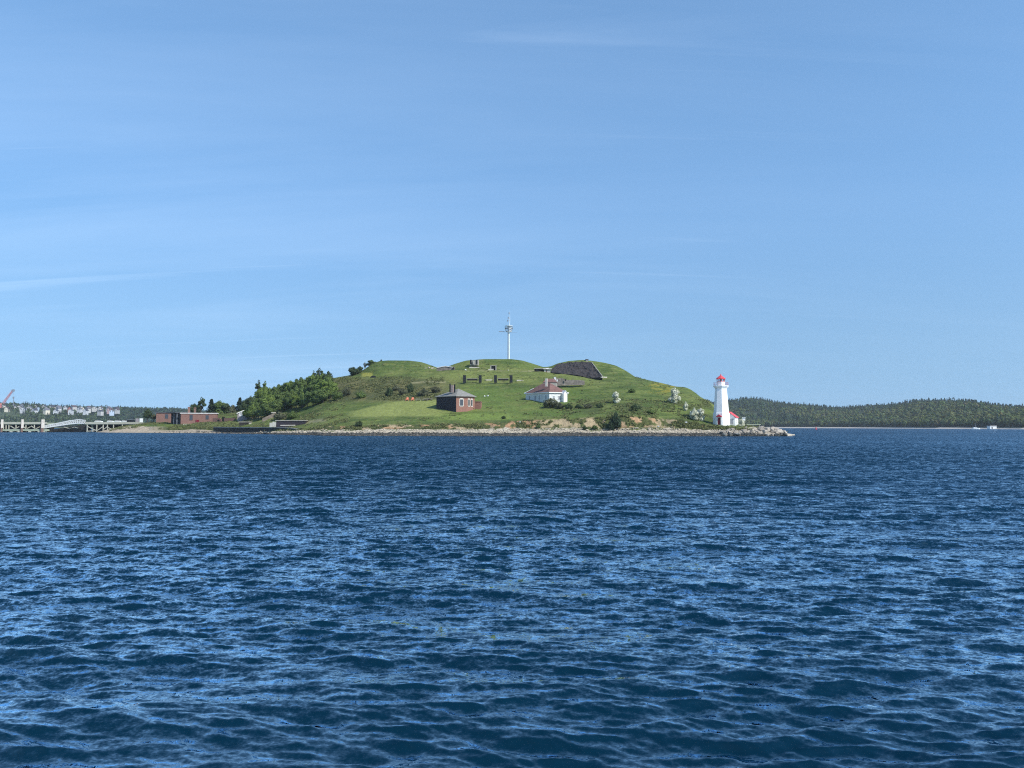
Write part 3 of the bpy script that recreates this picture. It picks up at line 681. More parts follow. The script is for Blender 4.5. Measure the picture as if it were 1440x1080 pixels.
# ------------------------------------------------------------------ lighthouse
def lighthouse():
    Y = 264.0; sc = Y/F; cx = X(1014.6, Y+2.6); cy = Y+2.6
    zb = Zr(597.6, Y)
    o = thing("lighthouse", (cx, cy, zb), "tall white tapered eight-sided lighthouse with a red lantern roof", "lighthouse")
    rot = R(-90-8.6)
    def oct(r, z, k=8, rt=rot): return [(cx+r*math.cos(rt+2*math.pi*i/k), cy+r*math.sin(rt+2*math.pi*i/k), z) for i in range(k)]
    zz = lambda row: Zr(row, Y)
    MB().loft([oct(2.92, zb-1.2), oct(2.80, zz(581.2)), oct(2.62, zz(580.2))]).build("base", M['white'], o)
    MB().loft([oct(2.55, zz(580.6)), oct(1.98, zz(547.0)), oct(1.96, zz(546.4))]).build("tower", M['white'], o)
    MB().loft([oct(1.98, zz(546.4)), oct(2.10, zz(545.4)), oct(2.56, zz(543.2)), oct(2.62, zz(543.0)), oct(2.62, zz(541.9))]).build("gallery", M['white'], o)
    rail = MB()
    ring = oct(2.50, zz(541.9)); 
    for a, b in zip(ring, ring[1:]+ring[:1]):
        a, b = Vector(a), Vector(b)
        for h in (0.5, 1.05): rail.tube(a+Vector((0, 0, h)), b+Vector((0, 0, h)), 0.022, n=5)
        for t in (0, .5): q = a.lerp(b, t); rail.tube(q, q+Vector((0, 0, 1.05)), 0.025, n=5)
    rail.build("railing", M['red'], o)
    MB().loft([oct(1.36, zz(541.9)), oct(1.36, zz(536.9)), oct(1.42, zz(536.7)), oct(1.42, zz(536.4))]).build("lantern_base", M['white'], o)
    lg = MB().loft([oct(1.26, zz(536.4)), oct(1.26, zz(532.4))]).build("lantern_glass", M['lampglass'], o)
    bars = MB(); a = oct(1.31, zz(536.4)); b = oct(1.31, zz(532.2))
    for p, q in zip(a, b): bars.tube(p, q, 0.075, n=6)
    for p, q in zip(a, a[1:]+a[:1]): bars.bar(Vector(p)+Vector((0, 0, .06)), Vector(q)+Vector((0, 0, .06)), .1, .12)
    bars.build("glazing_frame", M['red'], o)
    MB().loft([oct(0.30, zz(536.4), 10), oct(0.42, zz(535.4), 10), oct(0.42, zz(533.6), 10), oct(0.2, zz(532.9), 10)]).build("lamp", M['greysteel'], o)
    MB().loft([oct(1.62, zz(532.4)), oct(1.66, zz(531.9)), oct(1.50, zz(531.3)), oct(0.85, zz(529.0)), oct(0.22, zz(527.3)), oct(0.2, zz(526.9))]).build("roof", M['redroof'], o)
    v = MB(); v.loft([oct(.2, zz(526.9), 8), oct(.26, zz(526.5), 8), oct(.22, zz(526.1), 8), oct(.05, zz(525.7), 8)]); v.tube((cx, cy, zz(525.8)), (cx, cy, zz(524.2)), 0.035, n=6)
    v.build("finial", M['red'], o)
    # door on the facet that looks half left
    f = R(-90-8.6-22.5); n = Vector((math.cos(f), math.sin(f))); d = Vector((-n.y, n.x))
    ap = 2.86*math.cos(R(22.5)); c = Vector((cx, cy)) + n*ap
    def pt(a, z, off): q = c + d*a + n*off; return (q.x, q.y, z)
    def slab(mb, a0, a1, z0, z1, o0, o1): mb.loft([[pt(a0, z0, o0), pt(a1, z0, o0), pt(a1, z1, o0), pt(a0, z1, o0)], [pt(a0, z0, o1), pt(a1, z0, o1), pt(a1, z1, o1), pt(a0, z1, o1)]])
    m = MB(); slab(m, -.52, .52, zb+0.1, zz(587.2), -.3, .10); dr = m.build("door", M['darkred'], o)
    m = MB(); slab(m, -.72, -.54, zb+0.1, zz(586.4), -.3, .16); slab(m, .54, .72, zb+0.1, zz(586.4), -.3, .16); slab(m, -.54, .54, zz(587.1), zz(586.4), -.3, .16); m.build("door_frame", M['white'], o)
    m = MB(); m.loft([[pt(-.95, zz(586.2), q), pt(.95, zz(586.2), q), pt(.95, zz(585.6), q), pt(0, zz(582.8), q), pt(-.95, zz(585.6), q)] for q in (-.3, .55)]); m.build("pediment", M['red'], o)
    return o
lighthouse()

def keepers_annex():
    Y = 266.0; C = P(1034.2, 597.6, Y); z0 = C.z-0.6
    uw = Vector((-0.90, -0.44)).normalized()      # gable wall runs left and a little nearer
    us = Vector((0.44, -0.90)); bk = Vector((-us.y*0.0, 0))
    A = V2(C) + Vector((-5.0, -0.9)); B = V2(C)
    d = (B-A).normalized(); n = Vector((-d.y, d.x))
    # turn so the long side shows to the right
    ang = R(-24); d = Vector((math.cos(ang), math.sin(ang))); A = B - d*4.6; n = Vector((-d.y, d.x))
    o = thing("annex_building", (B.x, B.y, C.z), "small white building with a red gable roof beside the lighthouse", "building")
    z1 = Zr(586.6, Y); rise = 1.75
    gable_walls(A, B, 7.0, z0, z1, rise).build("wall", M['white'], o)
    gable(A, B, 7.0, z1+0.03, rise, over=0.28).build("roof", M['redroof'], o)
    wall_window(o, A, B, 3.35, 1.15, Zr(596.3, Y), Zr(588.6, Y), M['white'], M['greyglass'], out=-n)
    Bb = B + n*7.0
    wall_window(o, B, Bb, 3.2, 0.8, Zr(594.6, Y), Zr(590.0, Y), M['white'], M['glass'], out=d)
    # foghorn housing to the right
    q = P(1046, 595, 268)
    h = thing("signal_box", (q.x, q.y, Zr(596.5, 268)), "small white box on a leg at the right end of the red-roofed annex", "box")
    m = MB(); m.obox((q.x, q.y), (1, -0.25), 0.95, 1.0, Zr(591.5, 268), Zr(587.6, 268)); m.build("housing", M['white'], h, bevel=0.04)
    m = MB(); m.obox((q.x, q.y), (1, -0.25), 1.25, 1.3, Zr(587.58, 268), Zr(587.0, 268)); m.build("lid", M['white'], h)
    m = MB(); m.obox((q.x, q.y), (1, -0.25), 0.5, 0.5, Zr(600.8, 268), Zr(591.5, 268)); m.build("leg", M['paleconcrete'], h)
    q = P(1058, 597, 263)
    h = thing("jetty_platform", (q.x, q.y, q.z), "low grey-green platform on short posts behind the boulders", "platform")
    m = MB(); m.obox((q.x, q.y), (1, 0.1), 5.0, 2.2, q.z-0.12, q.z+0.14); m.build("deck", M['greenedge'], h)
    for a in (-2.1, 0, 2.1):
        m = MB(); m.tube((q.x+a, q.y-0.7, q.z-2.2), (q.x+a, q.y-0.7, q.z-0.12), 0.1); m.build("post", M['timber'], h)
keepers_annex()

# ------------------------------------------------------------------ brick house with the pyramid roof
def brick_house():
    A = V2(P(641.5, 577, 292)); L = V2(P(613.8, 575, 300)); B = V2(P(657.2, 577, 294.2)); C = V2(P(667.5, 576, 298.5))
    Dk = A + Vector((1.2, 17.5)); Lb = L + Vector((3.2, 7.0)); Cb = C + Vector((-2.5, 6.5))
    foot = [A, B, C, Cb, Lb, L]
    gz = Zr(577.2, 292); z0 = gz-1.6; z1 = Zr(557.6, 293)
    o = thing("brick_house", (A.x, A.y, gz), "red brick house with a grey pyramid roof on the mown lawn", "house")
    MB().prism([tuple(p) for p in foot], z0, z1).build("wall", M['brick'], o)
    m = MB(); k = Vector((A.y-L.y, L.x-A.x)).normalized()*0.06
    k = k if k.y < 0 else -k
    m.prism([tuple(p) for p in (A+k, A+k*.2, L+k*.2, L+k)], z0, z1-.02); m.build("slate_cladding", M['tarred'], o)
    rf = hipped(foot, z1+0.01, Zr(546.0, 296)-z1, 0.75).build("roof", M['greyshingle'], o)
    # chimney of pale brick between two dark iron stacks, near the top on the left slope
    q = P(636.2, 546, 296); mb = MB(); mb.obox((q.x, q.y), (1, -0.5), 1.25, 1.0, Zr(551.5, 296), Zr(541.6, 296)); ch = mb.build("chimney", M['palebrick'], None); ch.parent = rf
    for ob in (ch,): ob.data.transform(__import__('mathutils').Matrix.Translation(-world_loc(rf)))
    for dx in (-3.3, 3.2):
        q2 = P(636.2+dx, 546, 295.6); mb = MB(); mb.obox((q2.x, q2.y), (1, -0.5), 0.34, 0.5, Zr(552, 296), Zr(539.6+(0.9 if dx > 0 else 0), 296)); s = mb.build("stack", M['black'], None); s.parent = rf; s.data.transform(__import__('mathutils').Matrix.Translation(-world_loc(rf)))
    za, zb2 = Zr(570.6, 294), Zr(561.8, 294)
    l1 = (B-A).length; l2 = (C-B).length
    wall_window(o, A, B, l1*0.47, 1.35, za, zb2, M['stonetrim'], M['glass'], fw=0.22, arch=True, out=(0.3, -1))
    wall_window(o, B, C, l2*0.20, 1.05, za, zb2, M['stonetrim'], M['glass'], fw=0.22, arch=True, out=(1, -0.6))
    wall_window(o, B, C, l2*0.58, 1.05, za, zb2, M['stonetrim'], M['glass'], fw=0.22, arch=True, out=(1, -0.6))
    # walled yard on the right
    D0 = P(667.8, 576, 299.5); D1 = P(676.0, 575.4, 299.0)
    y = thing("yard_wall", (D0.x, D0.y, D0.z), "low red brick yard wall joined to the right of the brick house", "wall")
    MB().prism([(D0.x, D0.y), (D1.x, D1.y), (D1.x+0.2, D1.y+5.5), (D0.x+0.2, D0.y+5.5)], D0.z-1.2, Zr(565.2, 299)).build("brickwork", M['brick'], y)
    MB().prism([(D0.x-0.02, D0.y-.12), (D1.x+.12, D1.y-.12), (D1.x+0.3, D1.y+5.6), (D0.x+0.2, D0.y+5.6)], Zr(565.19, 299), Zr(564.4, 299)).build("coping", M['oldbrick'], y)
brick_house()

# ------------------------------------------------------------------ white cottage with the red roof
P_, Zr_ = P, Zr
def cottage():
    P0_, Z0_ = P_, Zr_
    P = lambda px, rw, Y: P0_(px, rw, Y+9)
    Zr = lambda rw, Y: Z0_(rw, Y+9)
    A = V2(P(739.2, 563, 312)); B = V2(P(772.5, 565.5, 300.5)); C = V2(P(797.6, 566.8, 305.5)); D = A + (C-B)
    zg = Zr(566, 304); z0 = zg-1.8; z1 = Zr(552.6, 304)
    o = thing("white_cottage", (B.x, B.y, zg), "weathered white cottage with a faded red hipped roof", "house")
    MB().prism([tuple(p) for p in (A, B, C, D)], z0, z1).build("wall", M['white_worn'], o)
    rf = hipped([A, B, C, D], z1+0.01, Zr(538.4, 306)-z1, 0.55, ridge=0.30)
    rf = rf.build("roof", M['redshingle'], o)
    T = __import__('mathutils').Matrix.Translation
    def onroof(mb, name, m):
        q = mb.build(name, m, None); q.parent = rf; q.data.transform(T(-world_loc(rf))); return q
    q = P(768.3, 540, 304); m = MB(); m.obox((q.x, q.y), (1, -.4), 0.75, 0.75, Zr(543.5, 304), Zr(532.2, 304)); onroof(m, "chimney", M['stonetrim'])
    m = MB()     # white eave boards along the three seen sides
    for p, r in ((A, B), (B, C), (A, D)):
        d = (r-p).normalized(); n = Vector((d.y, -d.x)); c = (A+B+C+D)/4
        if n.dot(p-c) < 0: n = -n
        p2, r2 = p+n*0.50-d*0.5, r+n*0.50+d*0.5
        m.bar((p2.x, p2.y, z1+0.06), (r2.x, r2.y, z1+0.06), 0.14, 0.30)
    m.build("eave_board", M['white'], o)
    # long left front: boarded windows
    l = (B-A).length; n1 = (B-A).normalized(); out = Vector((n1.y, -n1.x))
    for u in (0.17, 0.42, 0.60, 0.86): wall_window(o, A, B, l*u, 1.15, Zr(562.2, 306), Zr(556.2, 306), M['white'], M['greyglass'], out=out, fw=0.14)
    # right front: door and window, and a gabled porch at its far end
    l2 = (C-B).length; n2 = (C-B).normalized(); out2 = Vector((n2.y, -n2.x))
    wall_window(o, B, C, l2*0.24, 1.0, Zr(562.6, 303), Zr(556.6, 303), M['white'], M['greyglass'], out=out2, fw=0.14)
    wall_window(o, B, C, l2*0.56, 1.4, Zr(562.6, 303), Zr(556.6, 303), M['white'], M['greyglass'], out=out2, fw=0.14)
    PB = V2(P(797.8, 566.8, 303.0)); PA = V2(P(792.8, 566.8, 302.2)); zp = Zr(553.6, 303)
    gable_walls(PA, PB, 3.6, z0, zp, 1.15).build("porch", M['white'], o)
    onroof(gable(PA, PB, 3.6, zp+0.03, 1.15, over=0.25, th=0.13), "porch_roof", M['white'])
    # white board up the left hip of the roof
    cc = (A+B+C+D)/4; ea = A+(A-cc).normalized()*0.55; top = ea.lerp(cc, 0.42)
    m = MB(); m.bar((ea.x, ea.y-.1, z1+0.28), (top.x, top.y-.1, z1+0.28+(Zr(538.4, 306)-z1)*0.44), 0.3, 0.22); onroof(m, "hip_board", M['white'])
    # second roof behind
    E = V2(P_(764, 538, 331)); G = V2(P_(782, 538, 331)); zr = Zr_(537.8, 331)
    b = thing("rear_outbuilding", (E.x, E.y, zr), "maroon-roofed outbuilding showing just above the white cottage", "building")
    foot = [E, G, G+Vector((0.8, 5)), E+Vector((0.8, 5))]
    MB().prism([tuple(p) for p in foot], zr-2.5, zr).build("wall", M['concrete'], b)
    hipped(foot, zr+0.01, 1.75, 0.3, ridge=0.55).build("roof", M['redshingle'], b)
cottage()

# ------------------------------------------------------------------ mast
def mast():
    Y = 394.0; c = P(715.6, 506, Y); k = Y/F
    z = lambda r: Zr(r, Y)
    o = thing("radio_mast", (c.x, Y, c.z), "slender white mast with a round platform on the hilltop", "mast")
    m = MB(); m.tube((c.x, Y, z(509)), (c.x, Y, z(466.5)), 0.46, 0.38, 12); m.build("pole", M['steel'], o, smooth=False)
    m = MB(); m.tube((c.x-.62, Y-.35, z(507)), (c.x-.52, Y-.3, z(467)), 0.10, n=6); m.build("ladder", M['greysteel'], o)
    for r, rad in ((466.6, 1.5), (458.6, 2.0)):
        p = MB(); p.loft([[(c.x+rad*math.cos(i*math.pi/6), Y+rad*math.sin(i*math.pi/6), zz) for i in range(12)] for zz in (z(r), z(r-.5))])
        p.build("platform", M['steel'], o)
    cg = MB()
    for i in range(12):
        a = i*math.pi/6; b = a+math.pi/6
        f = lambda t, r, rad: (c.x+rad*math.cos(t), Y+rad*math.sin(t), z(r))
        cg.tube(f(a, 466.4, 1.5), f(a, 461.5, 2.0), 0.07, n=5); cg.tube(f(a, 461.5, 2.0), f(a, 458.9, 2.0), 0.06, n=5)
        cg.tube(f(a, 461.5, 2.0), f(b, 461.5, 2.0), 0.16, n=5); cg.tube(f(a, 464, 1.75), f(b, 464, 1.75), 0.05, n=5)
    cg.build("railing", M['greysteel'], o)
    d = MB(); d.loft([[(c.x+.35+rr*math.cos(i*math.pi/6), Y+rr*math.sin(i*math.pi/6), z(rw)) for i in range(12)] for rr, rw in ((0.85, 466), (.95, 461.4), (1.1, 460.5), (1.1, 459.2), (0.8, 458.2), (.2, 457.6))])
    d.build("radome", M['steel'], o)
    a = MB(); a.bar((c.x-5.3, Y-.3, z(466.6)), (c.x+4.1, Y-.3, z(467.6)), 0.07, 0.07); a.bar((c.x-5.0, Y-.3, z(466.1)), (c.x-2.2, Y-.3, z(466.5)), 0.05, 0.25); a.build("crossarm", M['greysteel'], o)
    m = MB(); m.tube((c.x+.3, Y, z(458.4)), (c.x+.45, Y, z(447)), 0.2, 0.14, 8); m.tube((c.x+.45, Y, z(447)), (c.x+.5, Y, z(436.5)), 0.09, 0.03, 6); m.build("topmast", M['steel'], o)
    for rr, dx in ((440.5, .1), (447, -.3), (451, -.6)):
        m = MB(); m.tube((c.x+dx, Y-.1, z(rr+1.3)), (c.x+dx, Y-.1, z(rr-1.3)), 0.22, n=8); m.bar((c.x+dx, Y-.1, z(rr)), (c.x+.4, Y, z(rr)), 0.08, 0.08); m.build("antenna", M['greysteel'], o)
mast()

# ------------------------------------------------------------------ fort works
def slab_front(mb, pts, back=(0.35, 2.2, -0.6)):
    """thick slab whose front is the polygon pts"""
    b = Vector(back); return mb.loft([[p for p in pts], [p + b for p in pts]])
def fort():
    pts = [P(775.5, 523.5, 370), P(812, 527.5, 367), P(829, 531.5, 364), P(847.5, 530.6, 361), P(831.5, 509.4, 386), P(800, 508.9, 388), P(783, 511.4, 387), P(776, 518.8, 376)]
    o = thing("stone_revetment", tuple(P(812, 528, 374)), "dark slate-grey sloping revetment wall at the right end of the fort", "fort wall")
    bo = [P(775.5, 523.5, 371.3), P(794, 525.5, 369.8), P(812, 527.5, 368.3), P(829, 531.5, 365.3), P(847.5, 530.6, 362.3)]
    to = [P(775.6, 519.6, 377.3), P(783, 511.6, 387.3), P(798, 509.2, 389.3), P(815, 509.0, 388.3), P(831.5, 509.4, 387.3)]
    nu, nv = 90, 40; g = np.zeros((nu, nv, 3))
    for i in range(nu):
        u = i/(nu-1)*4; k = min(3, int(u)); lo_, hi_ = bo[k].lerp(bo[k+1], u-k), to[k].lerp(to[k+1], u-k)
        for j in range(nv): g[i, j] = lo_.lerp(hi_, j/(nv-1))
    nz = fbm(g[..., 0]/2.2, g[..., 2]/1.5, 301, 4)-.5; n2 = fbm(g[..., 0]/.7, g[..., 2]/.45, 302, 2)-.5
    g[..., 1] -= nz*2.2+n2*.9; g[..., 2] += (nz*1.0+n2*.45)*np.linspace(.3, 1, nv)[None, :]
    idx = np.arange(nu*nv).reshape(nu, nv); fq = np.stack([idx[:-1, :-1], idx[1:, :-1], idx[1:, 1:], idx[:-1, 1:]], -1).reshape(-1, 4)
    bk = g.copy(); bk[..., 1] += 12; bk[..., 2] -= 7        # give the facing its depth
    rim = np.concatenate([idx[:, 0], idx[-1, 1:], idx[-2::-1, -1], idx[0, -2:0:-1]]); r2 = np.roll(rim, -1)
    side = np.stack([rim+nu*nv, r2+nu*nv, r2, rim], -1)
    vv = np.concatenate([g.reshape(-1, 3), bk.reshape(-1, 3)])-np.array(o.location)
    link("face", mesh_np("face", vv, np.concatenate([fq, fq[:, ::-1]+nu*nv, side]), M['slate']), o)
    m = MB(); a, b = P(831.9, 509.2, 386.6), P(848.2, 530.6, 361.4); m.bar(a, b, 0.30, 0.25); m.build("coping", M['concrete'], o)
    m = MB(); m.bar(P(845, 530.4, 361.2), P(853, 530.6, 363.0), 0.8, 0.45); m.build("footing", M['paleconcrete'], o)
    q = hit(825, 509) or P(825, 507, 397); q = P(825.3, 507.4, 396.5)
    o = thing("lookout_post", tuple(q), "tiny dark post standing on top of the slate revetment", "post")
    m = MB(); m.obox((q.x, q.y), (1, 0), 1.1, 1.1, q.z-1.0, q.z+0.55); m.build("body", M['greyboard'], o); m = MB(); m.obox((q.x, q.y), (1, 0), 1.6, 1.6, q.z+.55, q.z+.8); m.build("cap", M['tar'], o)
    # ruined wall right of the cottage
    p0, p1 = P(778, 537.5, 341), P(822, 536, 343); o = thing("ruined_wall", tuple(p0), "long low ruined stone wall on the slope behind the cottage", "wall")
    rnd = random.Random(4); m = MB(); n = 15
    for i in range(n):
        a, b = p0.lerp(p1, i/n), p0.lerp(p1, (i+1)/n); h = Zr(531.6+i*0.26+rnd.uniform(-.7, 1.2), 342)
        m.prism([(a.x, a.y), (b.x-0.01, b.y), (b.x-0.01, b.y+1.3), (a.x, a.y+1.3)], a.z-1.6, h)
    m.build("masonry", M['stonewall'], o)
    m = MB(); q = P(795.2, 534.3, 341); m.obox((q.x, q.y), (1, 0), 0.55, 0.3, q.z-.5, q.z+.45); m.build("opening", M['darkhole'], o)  # solid near-black block stands for the shade in the gap
    m = MB(); q = P(780.3, 533, 340.6); m.obox((q.x, q.y), (1, 0), 0.9, 0.5, q.z-1.6, q.z+.8); q = P(783.5, 535, 340.4); m.obox((q.x, q.y), (1, 0), 0.6, 0.5, q.z-.5, q.z+.4); m.build("whitewash_patch", M['white_worn'], o)
    # small hut with overhanging pale roof beside a long dark slit
    q = P(769.5, 522.6, 374); o = thing("command_hut", tuple(q), "small tan hut with a pale flat roof left of the slate revetment", "hut")
    m = MB(); m.obox((q.x, q.y+1.2), (1, 0), 3.0, 2.4, q.z-1, Zr(519.2, 374)); m.build("wall", M['paleconcrete'], o)
    m = MB(); m.obox((q.x, q.y+1), (1, 0), 4.3, 3.4, Zr(519.19, 374), Zr(518.3, 374)); m.obox((q.x, q.y+1), (1, 0), 1.6, 1.6, Zr(518.29, 374), Zr(517.4, 374)); m.build("roof", M['paleroof'], o)
    m = MB(); m.obox((q.x-.3, q.y-.03), (1, 0), 0.6, 0.1, q.z-.2, Zr(519.6, 374)); m.build("door", M['browntimber'], o)
    q = P(758.3, 521.8, 375); o = thing("bunker", tuple(q), "long low bunker with a dark slit left of the tan hut", "bunker")
    m = MB(); m.obox((q.x, q.y+1.2), (1, 0), 4.6, 2.4, q.z-1, Zr(518.9, 375)); m.build("wall", M['darkhole'], o)  # near-black wall colour stands for the shade in the slit
    m = MB(); m.obox((q.x, q.y+1.0), (1, 0), 5.2, 3.0, Zr(518.89, 375), Zr(518.0, 375)); m.build("roof", M['concrete'], o)
    # left end: low shelter, rubble
    q = P(626, 519, 378); o = thing("bunker", tuple(q), "low concrete bunker roof at the left dip of the crest", "bunker")
    m = MB(); a, b, c = P(614, 518.8, 378), P(639, 519, 378), P(626, 516.6, 378)
    m.loft([[Vector((p.x, p.y+k, zz)) for p, zz in ((a, a.z-1.2), (b, b.z-1.2), (b, b.z+.65), (c, c.z+.45), (a, a.z+.45))] for k in (0.3, 4)]); m.build("wall", M['stonewall'], o)
    m = MB(); m.loft([[Vector((p.x, p.y+k, zz+t)) for p, zz, t in ((a, a.z+.46, 0), (c, c.z+.46, 0), (b, b.z+.66, 0), (b, b.z+.66, .28), (c, c.z+.46, .28), (a, a.z+.46, .28))] for k in (0, 4.2)]); m.build("roof", M['paleroof'], o)
    m = MB(); q = P(638.3, 517.6, 377.7); m.obox((q.x, q.y), (1, 0), 0.6, 0.4, q.z-.6, q.z+.6); m.build("post", M['darkhole'], o)
    rnd = random.Random(8)
    for i, (px, rw, s) in enumerate(((598.5, 518.2, 1.0), (603, 517.6, 1.5), (607.5, 518.0, 1.7), (611.5, 518.6, 1.0))):
        q = P(px, rw, 377); rock(q, s, 100+i, "stone_block", "pale broken stone block, %s of four in the rubble on the crest" % ("first second third last".split()[i]), "stone block", "pale rubble on the crest", 'pebble')
    # gun emplacement and framed doorway in the rampart
    q = P(667, 510.8, 383); o = thing("gun_emplacement", tuple(q), "grey block with two upright posts let into the top rampart", "gun emplacement")
    m = MB(); m.obox((q.x, q.y+1), (1, -.2), 4.0, 2.2, q.z-1.0, Zr(506.4, 383)); m.build("block", M['concrete'], o)
    for dx, w in ((-1.75, .7), (1.3, .55)):
        m = MB(); m.obox((q.x+dx, q.y-.32), (1, -.2), w, 0.5, q.z-.4, Zr(506.0, 383)); m.build("post", M['black'], o)
    m = MB(); m.obox((q.x-.3, q.y-.4), (1, -.2), 0.7, 0.4, q.z-.6, Zr(507.6, 383)); m.build("ledge", M['paleconcrete'], o)
    q = P(693.8, 519.2, 374.5); o = thing("casemate_doorway", tuple(q), "dark doorway in a pale stone frame under the top rampart", "doorway")
    m = MB()
    for dx in (-1.25, 1.25): m.obox((q.x+dx, q.y), (1, 0), 0.5, 1.2, q.z-1, Zr(514.6, 374.5))
    m.obox((q.x, q.y), (1, 0), 3.0, 1.3, Zr(514.59, 374.5), Zr(513.9, 374.5)); m.build("surround", M['concrete'], o)
    m = MB(); m.obox((q.x, q.y+.2), (1, 0), 2.0, 0.6, q.z-.6, Zr(514.6, 374.5)); m.build("door", M['darkhole'], o)  # near-black panel stands for the shade inside the doorway
    m = MB(); m.obox((q.x-1.2, q.y-.5), (1, 0), 2.6, 0.8, q.z-1, q.z+.05); m.build("step", M['paleconcrete'], o)
    # two dark embrasures
    for i, (x0, lab) in enumerate(((651, "left pair of dark upright panels with a low opening between, above the brick house"), (694.5, "right pair of dark upright panels with a low opening between, left of the cottage"))):
        Y = 352.0; q = P(x0+13, 535, Y); o = thing("embrasure", tuple(q), lab, "embrasure", "dark embrasures under the fort terrace")
        for dx in (2.2, 24.2):
            m = MB(); r = P(x0+dx, 535.2, Y); m.obox((r.x, r.y), (1, 0), 1.35, 0.5, r.z-1.0, Zr(527.6, Y)); m.build("panel", M['black'], o)
        m = MB(); a = P(x0+5.8, 534, Y+.4); b = P(x0+20.5, 534, Y+.4); m.bar((a.x, a.y, Zr(533.8, Y)), (b.x, b.y, Zr(533.8, Y)), 0.6, 0.75); m.build("opening", M['darkhole'], o)  # solid near-black bar stands for shade in the low opening
        m = MB(); m.bar((a.x-.2, a.y-.1, Zr(532.4, Y)), (b.x+.2, b.y-.1, Zr(532.4, Y)), 0.7, 0.16); m.build("lintel", M['concrete'], o)
    for px, rw, w, lab in ((687.3, 534.6, 3.2, "pale concrete slab lying between the two dark embrasures"), (731.2, 535.3, 3.1, "pale concrete slab lying right of the embrasures"), (667, 517.0, 5.0, "thin pale ledge across the rampart left of the stone doorway")):
        q = hit(px, rw); o = thing("concrete_slab", tuple(q), lab, "slab")
        m = MB(); m.obox((q.x, q.y), (1, 0.05), w, 0.9, q.z-.4, q.z+.32); m.build("slab", M['paleconcrete'], o, bevel=0.05)
    for px, rw, w, lab in ((654.6, 520.6, 1.1, "small whitish block on the terrace above the left embrasure"), (714.4, 520.9, 0.8, "smaller whitish block on the terrace below the mast"), (681.4, 557.4, 0.9, "small white stone on the grass right of the brick house, the left one"), (686.2, 557.2, 1.2, "larger white stone on the grass right of the brick house"), (731.5, 594.5, 1.0, "white stone low on the grassy bank"), (926, 600.2, 0.9, "white stone on the bank below the soil scars"), (965, 595, 1.2, "pale flat stone on the grass left of the lighthouse")):
        q = hit(px, rw); rock(q, w, int(px), "white_stone", lab, "stone", None, 'white_worn')
    # dark shelter on the left terrace with two gun-like shapes
    q = P(530.5, 532.6, 378); o = thing("dark_shelter", tuple(q), "low black arched shelter below the left crest", "shelter")
    for dx, w, h in ((-1.9, 3.4, 1.55), (1.9, 2.2, 1.15)):
        m = MB(); pts = [(dx-w/2, -.6), (dx+w/2, -.6)] + [(dx+w/2*math.cos(t), max(0.3, h*math.sin(t))) for t in [math.pi*i/8 for i in range(1, 8)]]
        m.loft([[(q.x+a, q.y+k, q.z+b) for a, b in pts] for k in (0, 2.5)]); m.build("vault", M['black'] if dx < 0 else M['darkhole'], o)
    m = MB(); m.obox((q.x+3.4, q.y+.3), (1, 0), 0.9, 1.0, q.z-.6, q.z+.7); m.build("side_wall", M['stonewall'], o)
def rock(loc, s, seed, name, label, cat, group, mk, flat=0.72, bury=0.25):
    rnd = random.Random(seed); bm = bmesh.new()
    for i in range(15):
        v = Vector((rnd.gauss(0, 1), rnd.gauss(0, 1), rnd.gauss(0, 1))).normalized()
        bm.verts.new((v.x*s*0.5*rnd.uniform(.85, 1.25), v.y*s*0.5*rnd.uniform(.8, 1.1), v.z*s*0.5*flat*rnd.uniform(.85, 1.1)))
    bmesh.ops.convex_hull(bm, input=bm.verts); 
    bmesh.ops.delete(bm, geom=[v for v in bm.verts if not v.link_faces], context='VERTS')
    bmesh.ops.bevel(bm, geom=list(bm.edges), offset=s*0.03, segments=1, affect='EDGES')
    me = bpy.data.meshes.new(name); bm.to_mesh(me); bm.free(); me.materials.append(M[mk])
    o = link(name, me); o.location = Vector(loc)+Vector((0, 0, s*flat*0.5-s*bury)); o.rotation_euler.z = rnd.uniform(0, 6)
    return tag(o, label, cat, group)
fort()

# ------------------------------------------------------------------ boulders of the breakwater
def breakwater():
    rnd = random.Random(12); names = ["top", "second", "third", "bottom"]
    cnt = [0]*4
    for c, (px0, px1, rw, Y, st, sz) in enumerate(((1046, 1092, 603.6, 257, 5.0, 1.6), (1026, 1098, 606.2, 254.5, 5.2, 1.7), (1016, 1103, 609.0, 252.5, 5.4, 1.75), (1020, 1106, 611.8, 250.2, 5.9, 1.5))):
        px = px0
        while px < px1:
            q = P(px+rnd.uniform(-1, 1), rw+rnd.uniform(-.9, .9), Y+rnd.uniform(-.5, .5)); i = cnt[c]; cnt[c] += 1
            end = "bare seaward tip" if px > px1-12 else ""
            lab = "pale boulder, %s from the left in the %s course of the breakwater" % (ORD[i], names[c])
            rock(q, sz*1.2*rnd.uniform(.75, 1.45), 500+c*60+i, "boulder", lab, "boulder", "pale boulders of the breakwater", 'rock' if c < 3 or rnd.random() < .35 else 'wetrock', bury=0.3)
            px += st*rnd.uniform(.8, 1.25)
breakwater()
